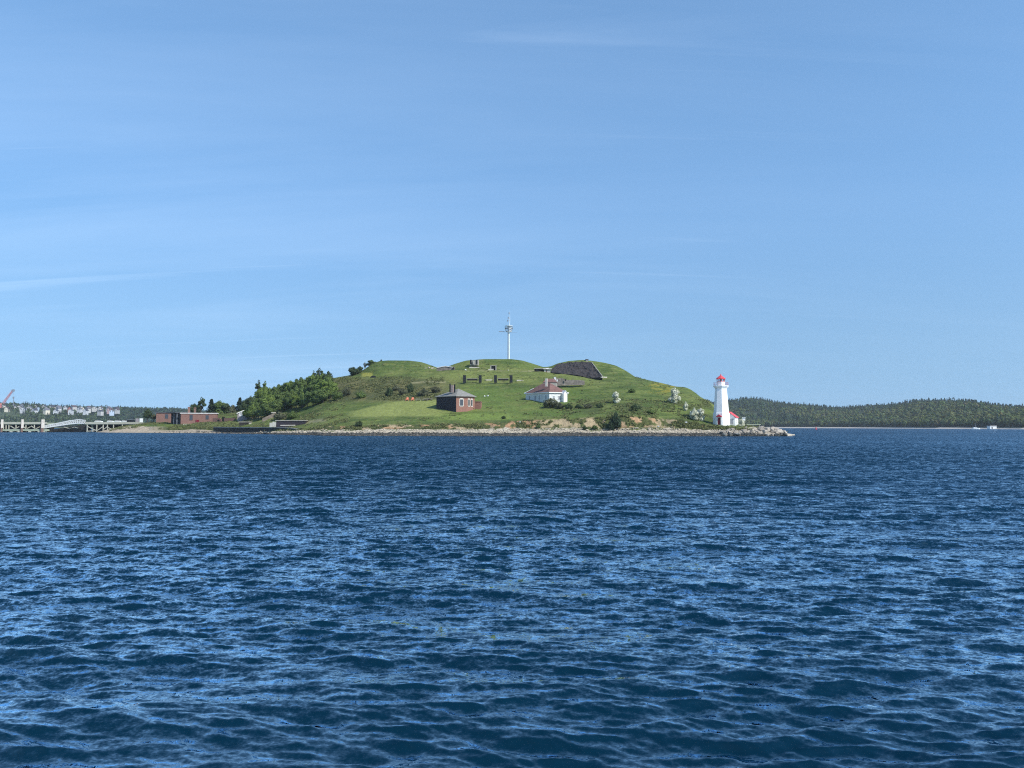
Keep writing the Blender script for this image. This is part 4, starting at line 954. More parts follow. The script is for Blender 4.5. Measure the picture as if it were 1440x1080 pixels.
def shore_stones():
    rng = np.random.default_rng(5)
    ico = np.array([(0,0,1),(.89,0,.45),(.28,.85,.45),(-.72,.53,.45),(-.72,-.53,.45),(.28,-.85,.45),(.72,.53,-.45),(-.28,.85,-.45),(-.89,0,-.45),(-.28,-.85,-.45),(.72,-.53,-.45),(0,0,-1)])
    fc = np.array([(0,1,2),(0,2,3),(0,3,4),(0,4,5),(0,5,1),(1,6,2),(2,7,3),(3,8,4),(4,9,5),(5,10,1),(6,7,2),(7,8,3),(8,9,4),(9,10,5),(10,6,1),(11,7,6),(11,8,7),(11,9,8),(11,10,9),(11,6,10)])
    for name, lo, hi, n, smin, smax, mk, lab in (("beach_stones", 1.55, 2.12, 9000, .12, .42, 'pebble', "strip of pale stones along the island's beach"), ("weedy_stones", 0.97, 1.60, 5200, .15, .48, 'wetrock', "band of dark wet stones at the water's edge")):
        ci = rng.integers(80, _n0-40, n); px = IP[ci]
        if mk == 'wetrock': ok = px > 200+rng.random(n)*150
        else: ok = px > 330+rng.random(n)*90
        ci = ci[ok]; n = len(ci)
        t = lo+(hi-lo)*rng.random(n); j = np.searchsorted(IPAR, t).clip(0, _n1-1)
        c = np.stack([IX[ci, j], IY[ci, j], IZ[ci, j]], 1)+rng.normal(size=(n, 3))*(0.25, 0.35, 0.02)
        s = (smin+(smax-smin)*rng.random(n)**2.5)
        sc3 = s[:, None]*rng.uniform(.6, 1.2, (n, 3))*(1.2, 1, .6)
        v = c[:, None, :]+ico[None]*sc3[:, None, :]*rng.uniform(.8, 1.15, (n, 12, 1))
        f = fc[None]+12*np.arange(n)[:, None, None]
        tag(link(name, mesh_np(name, v, f.reshape(-1, 3), M[mk])), lab, None, None, 'stuff')
shore_stones()

# ------------------------------------------------------------------ left end: brick barracks, wall, shed, bunkers, sea wall
def barracks():
    Y = 398.0; d = Vector((math.cos(R(17)), math.sin(R(17)))); n = Vector((-d.y, d.x))
    A = V2(P(254, 595, Y)); B = A+d*((X(304.5, Y+5)-A.x)/d.x)
    zg = Zr(595.4, Y); z0 = zg-2.5; z1 = Zr(581.6, Y)
    o = thing("brick_barracks", (A.x, A.y, zg), "long flat-roofed red brick building near the pier", "building")
    foot = [A, B, B+n*10, A+n*10]
    MB().prism([tuple(p) for p in foot], z0, z1).build("main_block", M['oldbrick'], o)
    m = MB(); c = (A+B)/2+n*5; m.obox((c.x, c.y), d, (B-A).length+.7, 10.7, z1+.003, z1+.42); m.build("roof", M['paleroof'], o)
    L = (B-A).length
    for u, a, b, w in ((.285, 590.6, 583.4, 1.5), (.73, 589.6, 583.8, 1.5)):
        wall_window(o, A, B, L*u, w, Zr(a, Y), Zr(b, Y), M['oldbrick'], M['glass'], fw=0.1, out=-n)
    m = MB(); q = A+d*L*.46-n*.04; m.obox((q.x, q.y), d, 1.7, .2, zg-.5, Zr(590.4, Y)); m.build("door", M['darkred'], o)
    m = MB(); q = A+d*L*.40-n*1.2; m.obox((q.x, q.y), d, 11, 2.2, zg-2.0, zg-.25); m.build("doorstep", M['paleconcrete'], o)
    # recessed left wing
    C0 = V2(P(219.5, 591, 412)); C1 = C0+d*16
    zw = Zr(580.6, 412)
    MB().prism([tuple(p) for p in (C0, C1, C1+n*8, C0+n*8)], z0, zw).build("wing", M['oldbrick'], o)
    m = MB(); c = (C0+C1)/2+n*4; m.obox((c.x, c.y), d, 16.8, 8.8, zw+.003, zw+.4); m.build("wing_roof", M['tar'], o)
    wall_window(o, C0, C1, 5.1, 1.6, Zr(588.6, 412), Zr(582.4, 412), M['oldbrick'], M['glass'], fw=.1, out=-n)
    # covered porch between the wings: dark boarded front
    E0 = V2(P(240.5, 594, 403)); 
    m = MB(); m.prism([tuple(p) for p in (E0, A+d*.0-n*0+Vector((-.2, .6)), A+n*7+Vector((-.2, 0)), E0+n*7)], z0, Zr(581.0, 403)); m.build("porch", M['darkhole'], o)
    m = MB(); c = (E0+A)/2+n*3.2; m.obox((c.x, c.y), (A-E0), (A-E0).length+.2, 7.0, Zr(580.99, 403), Zr(580.0, 403)); m.build("porch_roof", M['tar'], o)
    for t in (.3, .62):
        m = MB(); q = E0.lerp(A, t)-n*.1; m.obox((q.x, q.y), d, .35, .3, z0, Zr(581.1, 403)); m.build("porch_post", M['greensteel'] if 'greensteel' in M else M['greysteel'], o)
    for px, top in ((265.7, 572.2), (274.2, 573.0)):
        q = P(px, 580, 404); m = MB(); m.obox((q.x, q.y), d, 1.0, 1.0, z1-.2, Zr(top, 404)); ch = m.build("chimney", M['oldbrick'] if px < 270 else M['browntimber'], o)
        m = MB(); m.obox((q.x, q.y), d, 1.35, 1.35, Zr(top+1.2, 404), Zr(top+.6, 404)); cc = m.build("chimney_cap", M['oldbrick'], None); cc.parent = ch; cc.data.transform(__import__('mathutils').Matrix.Translation(-world_loc(ch)))
    # garden wall on to the shed
    w0 = V2(P(299, 594, 396)); w1 = V2(P(330, 592, 392)); zt0 = Zr(588.2, 395)
    o = thing("garden_wall", (w0.x, w0.y, Zr(594, 396)), "low broken red brick wall between the barracks and the grey shed", "wall")
    ln = (w1-w0).length; dd = (w1-w0)/ln; nn = Vector((-dd.y, dd.x))
    m = MB()
    for a, b, tp in ((0, .33, 587.8), (.34, .40, 589.2), (.52, 1.0, 588.0)):
        p, q = w0+dd*ln*a, w0+dd*ln*b; m.prism([tuple(k) for k in (p, q, q+nn*.6, p+nn*.6)], zt0-5, Zr(tp, 395))
    m.build("brickwork", M['oldbrick'], o)
    m = MB(); p, q = w0+dd*ln*.40+nn*.35, w0+dd*ln*.52+nn*.35; m.prism([tuple(k) for k in (p, q, q+nn*.3, p+nn*.3)], zt0-5, Zr(586.4, 395)); m.build("gate", M['darkhole'], o)
    m = MB(); p = w0+dd*ln*.27-nn*.03; m.obox((p.x, p.y), dd, 1.3, .1, zt0-1.6, zt0-.7); m.build("opening", M['darkhole'], o)  # near-black box on the wall, painted shade of a hole
barracks()
def shed():
    Y = 384.0; d = Vector((math.cos(R(14)), math.sin(R(14)))); n = Vector((-d.y, d.x))
    A = V2(P(333.8, 591, Y)); B = A+d*6.0; zg = Zr(591.2, Y); z1 = Zr(581.4, Y); rise = 1.35
    o = thing("grey_shed", (A.x, A.y, zg), "small grey boarded shed with a white-trimmed gable below the wood", "shed")
    gable_walls(A, B, 8.5, zg-1.2, z1, rise).build("wall", M['greyboard'], o)
    gable(A, B, 8.5, z1+.03, rise, over=.35, th=.14).build("roof", M['greyshingle'], o)
    m = MB(); mid = (A+B)/2-n*.42
    for s in (-1, 1):
        e = mid+d*s*3.35; k = .35*rise/3.0
        m.bar((e.x, e.y, z1-k+.14), (mid.x, mid.y, z1+rise+.16), .14, .34)
    m.build("barge_board", M['white'], o)
    for u in (1.75, 4.3): wall_window(o, A, B, u, 1.0, Zr(584.0, Y), Zr(580.9, Y), M['white'], M['greyglass'], out=-n, fw=.34)
shed()
def bunkers():
    def slab(px0, px1, rb, rt, Y, dep, lab, wm, rm, edge=None, front=None):
        a, b = P(px0, rb, Y), P(px1, rb, Y+ (1.5)); o = thing("bunker", tuple(a), lab, "bunker")
        MB().prism([(a.x, a.y), (b.x, b.y), (b.x, b.y+dep), (a.x, a.y+dep)], a.z-1.2, Zr(rt, Y)).build("wall", wm, o)
        MB().prism([(a.x-.35, a.y-.35), (b.x+.35, b.y-.35), (b.x+.35, b.y+dep), (a.x-.35, a.y+dep)], Zr(rt, Y)+.003, Zr(rt, Y)+.32).build("roof", rm, o)
        return o, a, b
    o, a, b = slab(336.5, 350.5, 596.4, 593.9, 358, 3, "small low bunker with a dark front on the grass below the shed", M['darkhole'], M['concrete'])
    m = MB(); m.obox((b.x+.4, b.y), (1, 0), .8, 1.2, b.z-.8, b.z+.6); m.build("end_block", M['paleconcrete'], o)
    o, a, b = slab(388.5, 429, 597.4, 592.0, 314, 5, "long low grey bunker with a dark front above the stony beach", M['tarred'], M['concrete'])
    m = MB()
    for x0, x1, t in ((379, 383, 594.4), (383.1, 388.2, 593.0)): 
        p, q = P(x0, 597, 314), P(x1, 597, 314); m.prism([(p.x, p.y), (q.x, q.y), (q.x, q.y+3), (p.x, p.y+3)], p.z-1, Zr(t, 314))
    m.build("wing_wall", M['paleconcrete'], o)
    m = MB(); p, q = P(396, 598, 313), P(416, 598, 313); m.bar((p.x, p.y-1.2, Zr(598.2, 313)), (q.x, q.y-1.2, Zr(598.0, 313)), 1.0, .35); m.build("apron", M['paleconcrete'], o)
    # sloping slipway wall under the wood
    p, q = P(369, 590.5, 352), P(386, 583.0, 360); o = thing("slipway_wall", tuple(p), "dark sloping wall with a pale track beside it, left of the long bunker", "wall")
    m = MB(); m.loft([[p+Vector((0, 0, -1)), q+Vector((0, 0, -1)), q+Vector((0, 0, .8)), p+Vector((0, 0, .7))], [p+Vector((.4, 1.5, -1)), q+Vector((.4, 1.5, -1)), q+Vector((.4, 1.5, .8)), p+Vector((.4, 1.5, .7))]]); m.build("masonry", M['stonewall'], o)
    m = MB(); m.bar(q+Vector((-1.5, .4, .85)), q+Vector((.3, .4, 1.0)), 1.2, .4); m.build("coping", M['paleconcrete'], o)
    # dark sea wall
    top = [(300, 601.0, 366), (322, 601.4, 352), (350, 601.6, 338), (385, 601.6, 319), (408, 602.4, 306), (420, 604.2, 299)]
    bot = [603.2, 606.8, 608.2, 608.6, 607.6, 605.2]
    o = thing("sea_wall", tuple(P(350, 605, 338)), "long black timber sea wall along the shore left of centre", "wall")
    m = MB()
    fr = [P(px, rb, Y-3) for (px, rt, Y), rb in zip(top, bot)]; tp = [P(px, rt, Y-3) for px, rt, Y in top]
    for i in range(len(top)-1):
        a, b = fr[i]-Vector((0, 0, .5)), fr[i+1]-Vector((0, 0, .5)); c, e = tp[i], tp[i+1]; k = Vector((.6, 3.0, 0))
        m.loft([[a, b, e, c], [a+k, b+k, e+k, c+k]], caps=True)
    m.build("face", M['darktimber'], o)
    m = MB()
    for i in range(len(top)-1):
        c, e = tp[i], tp[i+1]; k = Vector((.4, 1.6, 0)); m.loft([[c+Vector((0, -.15, .004)), e+Vector((0, -.15, .004)), e+k+Vector((0, 0, .004)), c+k+Vector((0, 0, .004))], [c+Vector((0, -.15, .26)), e+Vector((0, -.15, .26)), e+k+Vector((0, 0, .26)), c+k+Vector((0, 0, .26))]])
    m.build("coping", M['concrete'], o)
bunkers()

# ------------------------------------------------------------------ pier, gangway, pontoon
def pier():
    Y = 430.0; k = Y/F; D = 7.0
    x = lambda p: X(p, Y)
    zt, zb = Zr(594.4, Y), Zr(597.0, Y)
    rnd = random.Random(2)
    def deckpart(o, p0, p1):
        m = MB(); m.prism([(x(p0), Y), (x(p1), Y), (x(p1), Y+D), (x(p0), Y+D)], zb, zt); m.build("deck", M['greenedge'], o)
        m = MB(); m.prism([(x(p0), Y-.25), (x(p1), Y-.25), (x(p1), Y-.01), (x(p0), Y-.01)], zb+.25, zt+.35); m.build("kerb", M['timber'], o)
    o = thing("pier", (x(160), Y, 0), "timber pier on braced piles running out from the island shore", "pier")
    deckpart(o, 120.5, 201)
    for px in (122.5, 136, 145, 151, 159.5, 172, 187):
        m = MB()
        gz = -1.5
        m.tube((x(px), Y+.1, gz), (x(px), Y+.1, zb), .30, .28, 8); m.build("pile", M['timber'], o)
        m = MB(); m.tube((x(px)+.5, Y+D-.6, gz), (x(px)+.5, Y+D-.6, zb), .28, n=8); m.build("pile", M['darktimber'], o)
    for a, b, ra, rb in ((123, 137, 599.5, 606), (137, 145, 605.5, 600), (123, 133, 606.3, 605.9), (151.5, 159, 601, 604.5), (160, 172, 604.6, 600.5), (172, 186, 603.5, 600), (146, 151, 604, 600)):
        m = MB(); m.bar((x(a), Y-.15, Zr(ra, Y)), (x(b), Y-.15, Zr(rb, Y)), .25, .38); m.build("brace", M['timber'], o)
    m = MB(); m.prism([(x(122), Y+D-.2), (x(186), Y+D-.2), (x(186), Y+D), (x(122), Y+D)], -1.0, zb-.01); m.build("back_boarding", M['darktimber'], o)
    # left, older length of pier behind the pontoon
    o = thing("pier", (x(20), Y, 0), "weathered timber wharf at the left edge behind three tall mooring piles", "pier")
    deckpart(o, -42, 66)
    m = MB(); m.prism([(x(-42), Y+D-.2), (x(66), Y+D-.2), (x(66), Y+D), (x(-42), Y+D)], -1.0, zb-.01); m.build("back_boarding", M['darktimber'], o)
    for px in (-38, -24, -12, 8, 12, 22, 36, 48, 64):
        m = MB(); m.tube((x(px), Y+.3, -1.5), (x(px), Y+.3, zb), .3, .28, 8); m.build("pile", M['timber'], o)
    for a, b, ra, rb in ((-30, -20, 599, 603), (-20, -10, 603, 599), (15, 22, 599, 603.3), (21, 27, 603.3, 600), (31, 38, 599, 603.3), (37, 43, 603.3, 600), (44, 51, 599, 603.3), (50, 56, 603.3, 600.2), (3, 6, 600, 602)):
        m = MB(); m.bar((x(a), Y-.1, Zr(ra, Y)), (x(b), Y-.1, Zr(rb, Y)), .25, .45); m.build("brace", M['timber'], o)
    # three tall mooring piles in front
    for px, lab, w in ((2, "pale mooring pile with brown base at the far left edge", .5), (30.5, "mooring pile between the other two, in front of the left wharf", .55), (59, "broad mooring pile beside the foot of the gangway", .75)):
        q = P(px, 603, Y-5); o = thing("mooring_pile", (q.x, q.y, 0), lab, "mooring pile", "tall mooring piles by the wharf")
        m = MB(); m.tube((q.x, q.y, -1), (q.x, q.y, Zr(590.2, Y-5)), w, w*.95, 10); m.build("pile", M['browntimber'], o)
        m = MB(); m.prism([(q.x+.1, q.y-w-.12), (q.x+w+.15, q.y-w+.1), (q.x+w+.15, q.y+w), (q.x+.1, q.y+w)], Zr(602, Y-5), Zr(589.8, Y-5)); m.build("fender_board", M['stonetrim'], o)
    # floating pontoon
    o = thing("pontoon", (x(20), Y-4, 0), "low pale floating pontoon in front of the left wharf", "pontoon")
    m = MB(); m.prism([(x(-42), Y-4.5), (x(71), Y-4.5), (x(71), Y-.6), (x(-42), Y-.6)], Zr(606.0, Y-4.5), Zr(603.6, Y-4.5)); m.build("deck", M['greenedge'], o)
    for px in (-30, -10, 8, 23, 34, 49, 62, 68):
        m = MB(); m.prism([(x(px-1.6), Y-4.7), (x(px+1.6), Y-4.7), (x(px+1.6), Y-2), (x(px-1.6), Y-2)], -.4, Zr(605.99, Y-4.7)); m.build("float", M['timber'], o)
    m = MB()
    for px in (6, 12): m.tube((x(px), Y-4.2, Zr(604, Y-4)), (x(px), Y-4.2, Zr(597, Y-4)), .16, n=6)
    m.build("rail_post", M['timber'], o)
    # gangway: pale truss sloping up to the pier
    o = thing("gangway", (x(90), Y-2, 0), "pale metal gangway sloping up from the pontoon to the pier", "gangway")
    pts = [(62, 602.2, 599.2), (84, 598.6, 595.0), (100, 596.2, 591.6), (112, 595.0, 590.0), (121, 595.2, 591.0)]
    for nm, off in (("truss", -2.0), ("truss", -.4)):
        m = MB()
        for (a, lo_, hi_), (b, lo2, hi2) in zip(pts, pts[1:]):
            m.bar((x(a), Y+off, Zr(lo_, Y)), (x(b), Y+off, Zr(lo2, Y)), .2, .55); m.bar((x(a), Y+off, Zr(hi_, Y)), (x(b), Y+off, Zr(hi2, Y)), .16, .34)
            for s in range(4):
                t0, t1 = s/4, (s+1)/4; L = lambda t: (x(a+(b-a)*t), Y+off, Zr(lo_+(lo2-lo_)*t, Y)); U = lambda t: (x(a+(b-a)*t), Y+off, Zr(hi_+(hi2-hi_)*t, Y))
                m.bar(L(t0), U(t1), .1, .16); m.bar(L(t0), U(t0), .1, .14)
                m.bar(Vector(L(t0))*.5+Vector(U(t0))*.5, Vector(L(t1))*.5+Vector(U(t1))*.5, .1, .22)
        m.build(nm, M['alu'], o)
    m = MB()
    for (a, lo_, hi_), (b, lo2, hi2) in zip(pts, pts[1:]):
        m.loft([[(x(a), Y-1.9, Zr(lo_, Y)), (x(b), Y-1.9, Zr(lo2, Y)), (x(b), Y-.5, Zr(lo2, Y)), (x(a), Y-.5, Zr(lo_, Y))], [(x(a), Y-1.9, Zr(lo_, Y)+.1), (x(b), Y-1.9, Zr(lo2, Y)+.1), (x(b), Y-.5, Zr(lo2, Y)+.1), (x(a), Y-.5, Zr(lo_, Y)+.1)]])
    m.build("walkway", M['alu'], o)
    # dark crib under the gangway
    o = thing("timber_crib", (x(95), Y+1, 0), "black timber crib wall under the gangway", "crib")
    m = MB(); m.loft([[(x(70), Y+3+q, -1), (x(121), Y+3+q, -1), (x(121), Y+3+q, Zr(597.2, Y)), (x(104), Y+3+q, Zr(598.6, Y)), (x(70), Y+3+q, Zr(603.8, Y))] for q in (0, 2.5)]); m.build("wall", M['darktimber'], o)
    for a, b, ra, rb in ((86, 95, 600.5, 603), (94, 101, 603, 600.6), (100, 106, 600.6, 602)):
        m = MB(); m.bar((x(a), Y+2.8, Zr(ra, Y)), (x(b), Y+2.8, Zr(rb, Y)), .25, .4); m.build("brace", M['timber'], o)
    for px in (72, 79, 88, 97):
        m = MB(); m.tube((x(px), Y+2.6, -1), (x(px), Y+2.6, Zr(604.5 if px < 80 else 601.5, Y)), .3, n=8); m.build("pile", M['darktimber'], o)
    # things on the pier
    q = P(184, 594, Y+3); o = thing("dark_shed", (q.x, q.y, zt), "low black storage box on the pier's landward end", "box")
    m = MB(); m.obox((q.x, q.y), (1, .05), 3.4, 2, zt, Zr(590.4, Y)); m.build("body", M['black'], o, bevel=.05); m = MB(); m.obox((q.x, q.y), (1, .05), 3.7, 2.2, Zr(590.38, Y), Zr(589.9, Y)); m.build("lid", M['greysteel'], o)
    for px, w, mm, lab in ((192.8, 1.7, 'greyboard', "pale grey notice board on two posts at the pier's end, the left one"), (198.6, 1.85, 'white', "white notice board on two posts at the pier's end, the right one")):
        q = P(px, 594, Y+2.5); o = thing("notice_board", (q.x, q.y, zt), lab, "sign")
        m = MB(); m.obox((q.x, q.y), (1, .05), w, .12, Zr(591.9, Y), Zr(588.3, Y)); m.obox((q.x, q.y), (1, .05), w, .10, Zr(593.9, Y), Zr(592.1, Y)); m.build("panel", M[mm], o)
        for s in (-1, 1): m = MB(); m.tube((q.x+s*w*.45, q.y+.12, zt-.6), (q.x+s*w*.45, q.y+.12, Zr(588.3, Y)), .07, n=6); m.build("post", M['timber'], o)
    for px, L, lab in ((139, 4.6, "white dinghy lying on the pier deck nearest the gangway"), (156, 4.2, "white dinghy lying on the middle of the pier deck"), (166.5, 4.4, "white dinghy on the pier deck, second from the black box"), (175.5, 3.6, "shortest white dinghy on the pier deck, beside the black box")):
        q = P(px, 594, Y+4.2); o = thing("dinghy", (q.x, q.y, zt), lab, "dinghy", "white dinghies on the pier deck")
        m = MB(); rings = []
        for t, w in ((-.5, .55), (-.2, .68), (.2, .6), (.42, .3), (.5, .05)): rings.append([(q.x+t*L, q.y-w*.5, zt+.01), (q.x+t*L, q.y+w*.5, zt+.01), (q.x+t*L, q.y+w, zt+.8+.15*abs(t)), (q.x+t*L, q.y-w, zt+.8+.15*abs(t))])
        m.loft(rings); m.build("hull", M['white'], o)
        m = MB(); m.loft([[(q.x+a*L, q.y+b, zt+c) for a, b, c in ((-.46, -.6, .86), (.3, -.5, .86), (.3, .5, .86), (-.46, .6, .86))], [(q.x+a*L, q.y+b, zt+c) for a, b, c in ((-.4, -.2, 1.15), (.2, -.2, 1.1), (.2, .2, 1.1), (-.4, .2, 1.15))]]); m.build("canvas_cover", M['paleroof'], o)
def boat(px, row, Y, L, label, group=None, z=0.0, mast=False, sc=1.0):
    q = P(px, row, Y); base = Vector((q.x, Y, 0))
    o = thing("motor_boat", tuple(base), label, "boat", group)
    m = MB(); rings = []
    for t, w, sh in ((-.5, .32, 1.0), (-.2, .36, 1.0), (.2, .30, 1.1), (.42, .14, 1.3), (.5, .02, 1.45)):
        xx = base.x+t*L; ww = w*L*.45
        rings.append([(xx, Y-ww*.5, -.3), (xx, Y+ww*.5, -.3), (xx, Y+ww, sh*L*.1), (xx, Y-ww, sh*L*.1)])
    m.loft(rings); m.build("hull", M['white'], o)
    m = MB(); m.loft([[(base.x+a*L, Y+b*L*.11, zz*L) for a, b in ((-.32, -1), (.16 if zz < .12 else .06, -1), (.16 if zz < .12 else .06, 1), (-.32, 1))] for zz in (.095, .24)]); m.build("cabin", M['white'], o)
    m = MB(); m.loft([[(base.x+a*L, Y+b*L*.113, zz*L) for a, b in ((-.25, -1), (.1, -1), (.1, 1), (-.25, 1))] for zz in (.15, .2)]); m.build("cabin_window", M['glass'], o)
    if mast: m = MB(); m.tube((base.x-.05*L, Y, .2*L), (base.x-.05*L, Y, .75*L), .05, n=6); m.build("mast", M['steel'], o)
    return o
pier()

# ------------------------------------------------------------------ lawn furniture
def lawn_things():
    for px, rw, lab in ((572.8, 563.6, "orange-red garden chair on the lawn, the left of two"), (580.2, 563.6, "orange-red garden chair on the lawn, next to the picnic table")):
        q = hit(px, rw); z = ground(q.x, q.y); o = thing("garden_chair", (q.x, q.y, z), lab, "chair", "orange-red garden chairs on the lawn")
        s = 1.35; f = lambda a, b, c: (q.x+a*s, q.y+b*s, z+c*s)
        m = MB(); m.loft([[f(-.33, -.3, .34), f(.33, -.3, .34), f(.33, .3, .24), f(-.33, .3, .24)], [f(-.33, -.3, .40), f(.33, -.3, .40), f(.33, .3, .30), f(-.33, .3, .30)]]); m.build("seat", M['orange'], o)
        m = MB(); m.loft([[f(-.33, .25, .25), f(.33, .25, .25), f(.30, .55, 1.05), f(-.30, .55, 1.05)], [f(-.33, .31, .25), f(.33, .31, .25), f(.30, .61, 1.05), f(-.30, .61, 1.05)]]); m.build("backrest", M['orange'], o)
        for sx in (-1, 1):
            m = MB(); m.bar(f(sx*.42, -.4, .58), f(sx*.42, .42, .58), .16*s, .05*s); m.build("armrest", M['orange'], o)
            for yy in (-.32, .35): m = MB(); m.bar(f(sx*.40, yy, -.1), f(sx*.40, yy, .56), .1*s, .1*s); m.build("leg", M['orange'], o)
    for px, rw, lab in ((588.5, 563.4, "grey picnic table with benches, right of the orange chairs"), (598, 563.4, "weathered picnic table farther right, nearest the brick house"), (604.5, 562.6, "low picnic table half sunk in the scrub edge left of the brick house")):
        q = hit(px, rw); z = ground(q.x, q.y); o = thing("picnic_table", (q.x, q.y, z), lab, "picnic table", "picnic tables on the lawn")
        m = MB(); m.obox((q.x, q.y), (1, .1), 2.1, .9, z+.72, z+.8); m.build("table_top", M['concrete'], o)
        for s in (-1, 1):
            m = MB(); m.obox((q.x, q.y+s*.75), (1, .1), 2.1, .3, z+.42, z+.48); m.build("bench", M['concrete'], o)
            m = MB(); m.bar((q.x+s*.75, q.y-.8, z-.1), (q.x+s*.75, q.y+.25, z+.72), .1, .1); m.bar((q.x+s*.75, q.y+.8, z-.1), (q.x+s*.75, q.y-.25, z+.72), .1, .1); m.build("leg", M['greyboard'], o)
lawn_things()

# ------------------------------------------------------------------ trees on the island
def island_trees():
    rnd = random.Random(77)
    sil = np.array([(340, 571), (349, 562), (358, 555), (366, 545), (378, 543), (390, 540), (402, 536.5), (412, 533), (424, 530), (436, 528), (446, 525.5), (456, 524), (466, 532), (472, 543)])
    bot = np.array([(340, 588), (355, 587), (370, 586), (385, 582), (400, 574), (415, 572), (430, 571), (445, 567), (458, 562), (472, 552)])
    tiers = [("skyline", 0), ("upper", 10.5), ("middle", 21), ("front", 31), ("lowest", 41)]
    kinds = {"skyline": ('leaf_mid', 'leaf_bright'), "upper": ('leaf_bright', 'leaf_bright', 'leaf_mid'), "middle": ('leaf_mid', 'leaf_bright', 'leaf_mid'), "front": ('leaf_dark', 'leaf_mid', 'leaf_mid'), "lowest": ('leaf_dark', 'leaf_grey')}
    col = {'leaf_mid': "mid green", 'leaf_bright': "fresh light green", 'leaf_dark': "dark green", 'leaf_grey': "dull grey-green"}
    for name, off in tiers:
        px = 346+rnd.uniform(0, 4); i = 0
        while px < 471:
            top = np.interp(px, sil[:, 0], sil[:, 1])+off+rnd.uniform(-1.5, 2.0); h = rnd.uniform(21, 28)*(1.0 if off else .95)
            b = np.interp(px, bot[:, 0], bot[:, 1])
            if top+h*.55 < b+3:
                base = min(top+h, b+3); h = base-top
                if h > 9:
                    k = rnd.choice(kinds[name]); q = hit(px, base)
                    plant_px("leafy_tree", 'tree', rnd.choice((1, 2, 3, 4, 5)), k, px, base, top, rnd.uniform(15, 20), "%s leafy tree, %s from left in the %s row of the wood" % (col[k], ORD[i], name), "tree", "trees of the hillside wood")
                    i += 1
            px += rnd.uniform(6.3, 8.8)
    S_ = [ # name, proto, seed, leaves, px, base, top, width, label
     ("leafy_tree", 'airy', 11, 'leaf_dark', 363.5, 566, 533.5, 17, "tall open-branched dark tree rising at the left end of the wood"),
     ("leafy_tree", 'airy', 12, 'leaf_mid', 372.5, 562, 535, 15, "open-branched tree just right of the tall dark one at the wood's left end"),
     ("leafy_tree", 'airy', 12, 'leaf_dark', 449, 545, 516.5, 17, "dark ragged tree sticking up highest above the wood"),
     ("leafy_tree", 'airy', 12, 'leaf_dark', 441, 545, 520.5, 13, "smaller dark ragged tree left of the highest one above the wood"),
     ("leafy_tree", 'tree', 3, 'leaf_dark', 461.5, 548, 521, 15, "round dark tree at the right end of the wood's skyline"),
     ("leafy_tree", 'airy', 13, 'leaf_dark', 283, 587, 556.5, 18, "thin dark airy tree behind the right chimney of the barracks"),
     ("leafy_tree", 'tree', 2, 'leaf_dark', 273, 588, 567, 16, "dark bushy tree close behind the chimneys of the barracks"),
     ("spruce_tree", 'conifer', 21, 'needle', 297, 588, 560.5, 19, "dark pointed tree behind the right end of the barracks"),
     ("leafy_tree", 'tree', 4, 'leaf_mid', 308, 590, 562.5, 22, "mid green tree right of the barracks roof"),
     ("leafy_tree", 'tree', 5, 'leaf_dark', 319, 590, 566.5, 20, "low dark tree between the barracks and the grey shed"),
     ("leafy_tree", 'tree', 1, 'leaf_grey', 327.5, 590, 568.5, 17, "small grey-green tree left of the grey shed"),
     ("spruce_tree", 'conifer', 22, 'needle', 337, 586, 558.5, 19, "dark pointed tree directly behind the grey shed"),
     ("leafy_tree", 'tree', 2, 'leaf_dark', 345, 585, 561, 14, "dark rounded tree behind the right side of the grey shed"),
     ("leafy_tree", 'tree', 3, 'leaf_mid', 330.5, 588, 573, 11, "mid green bushy tree at the left corner of the grey shed"),
     ("leafy_tree", 'tree', 4, 'leaf_dark', 352, 586, 556, 17, "dark tree at the left foot of the tall open-branched tree"),
     ("leafy_tree", 'tree', 5, 'leaf_mid', 358, 588, 562, 17, "mid green tree below the tall open-branched tree, left end of the wood"),
     ("leafy_tree", 'tree', 1, 'leaf_mid', 341.5, 584, 567, 13, "mid green tree peeping over the grey shed's gable"),
     ("leafy_tree", 'tree', 2, 'leaf_dark', 497, 531, 515.5, 17, "dark round tree at the left end of the crest"),
     ("leafy_tree", 'tree', 4, 'leaf_dark', 506, 528.5, 514, 11, "dark tree touching the right of the round crest tree"),
     ("leafy_tree", 'airy', 11, 'leaf_grey', 513, 521, 508.5, 6.5, "thin wispy tree between the two groups on the crest"),
     ("leafy_tree", 'tree', 5, 'leaf_mid', 522.5, 519, 505.5, 14, "mid green tree against the left slope of the rampart"),
     ("leafy_tree", 'airy', 12, 'leaf_grey', 536, 510, 504.8, 4.5, "tiny bush standing on the left rampart skyline"),
     ("leafy_tree", 'tree', 1, 'leaf_dark', 207.5, 592, 574.5, 15, "dark tree at the left end of the brick barracks"),
     ("leafy_tree", 'tree', 3, 'leaf_grey', 216, 592, 582, 9, "pale grey-green bush against the barracks' left corner"),
    ]
    for nm, kind, seed, leaf, px, base, top, w, lab in S_:
        Y = 452 if px < 345 else None
        if 200 < px < 220: Y = 420
        if px > 490 and px < 540: Y = {497: 396, 506: 398, 513: 400, 522.5: 400, 536: 399}[px]
        plant_px(nm, kind, seed, leaf, px, base, top, w, lab, "tree", None, Y=Y)
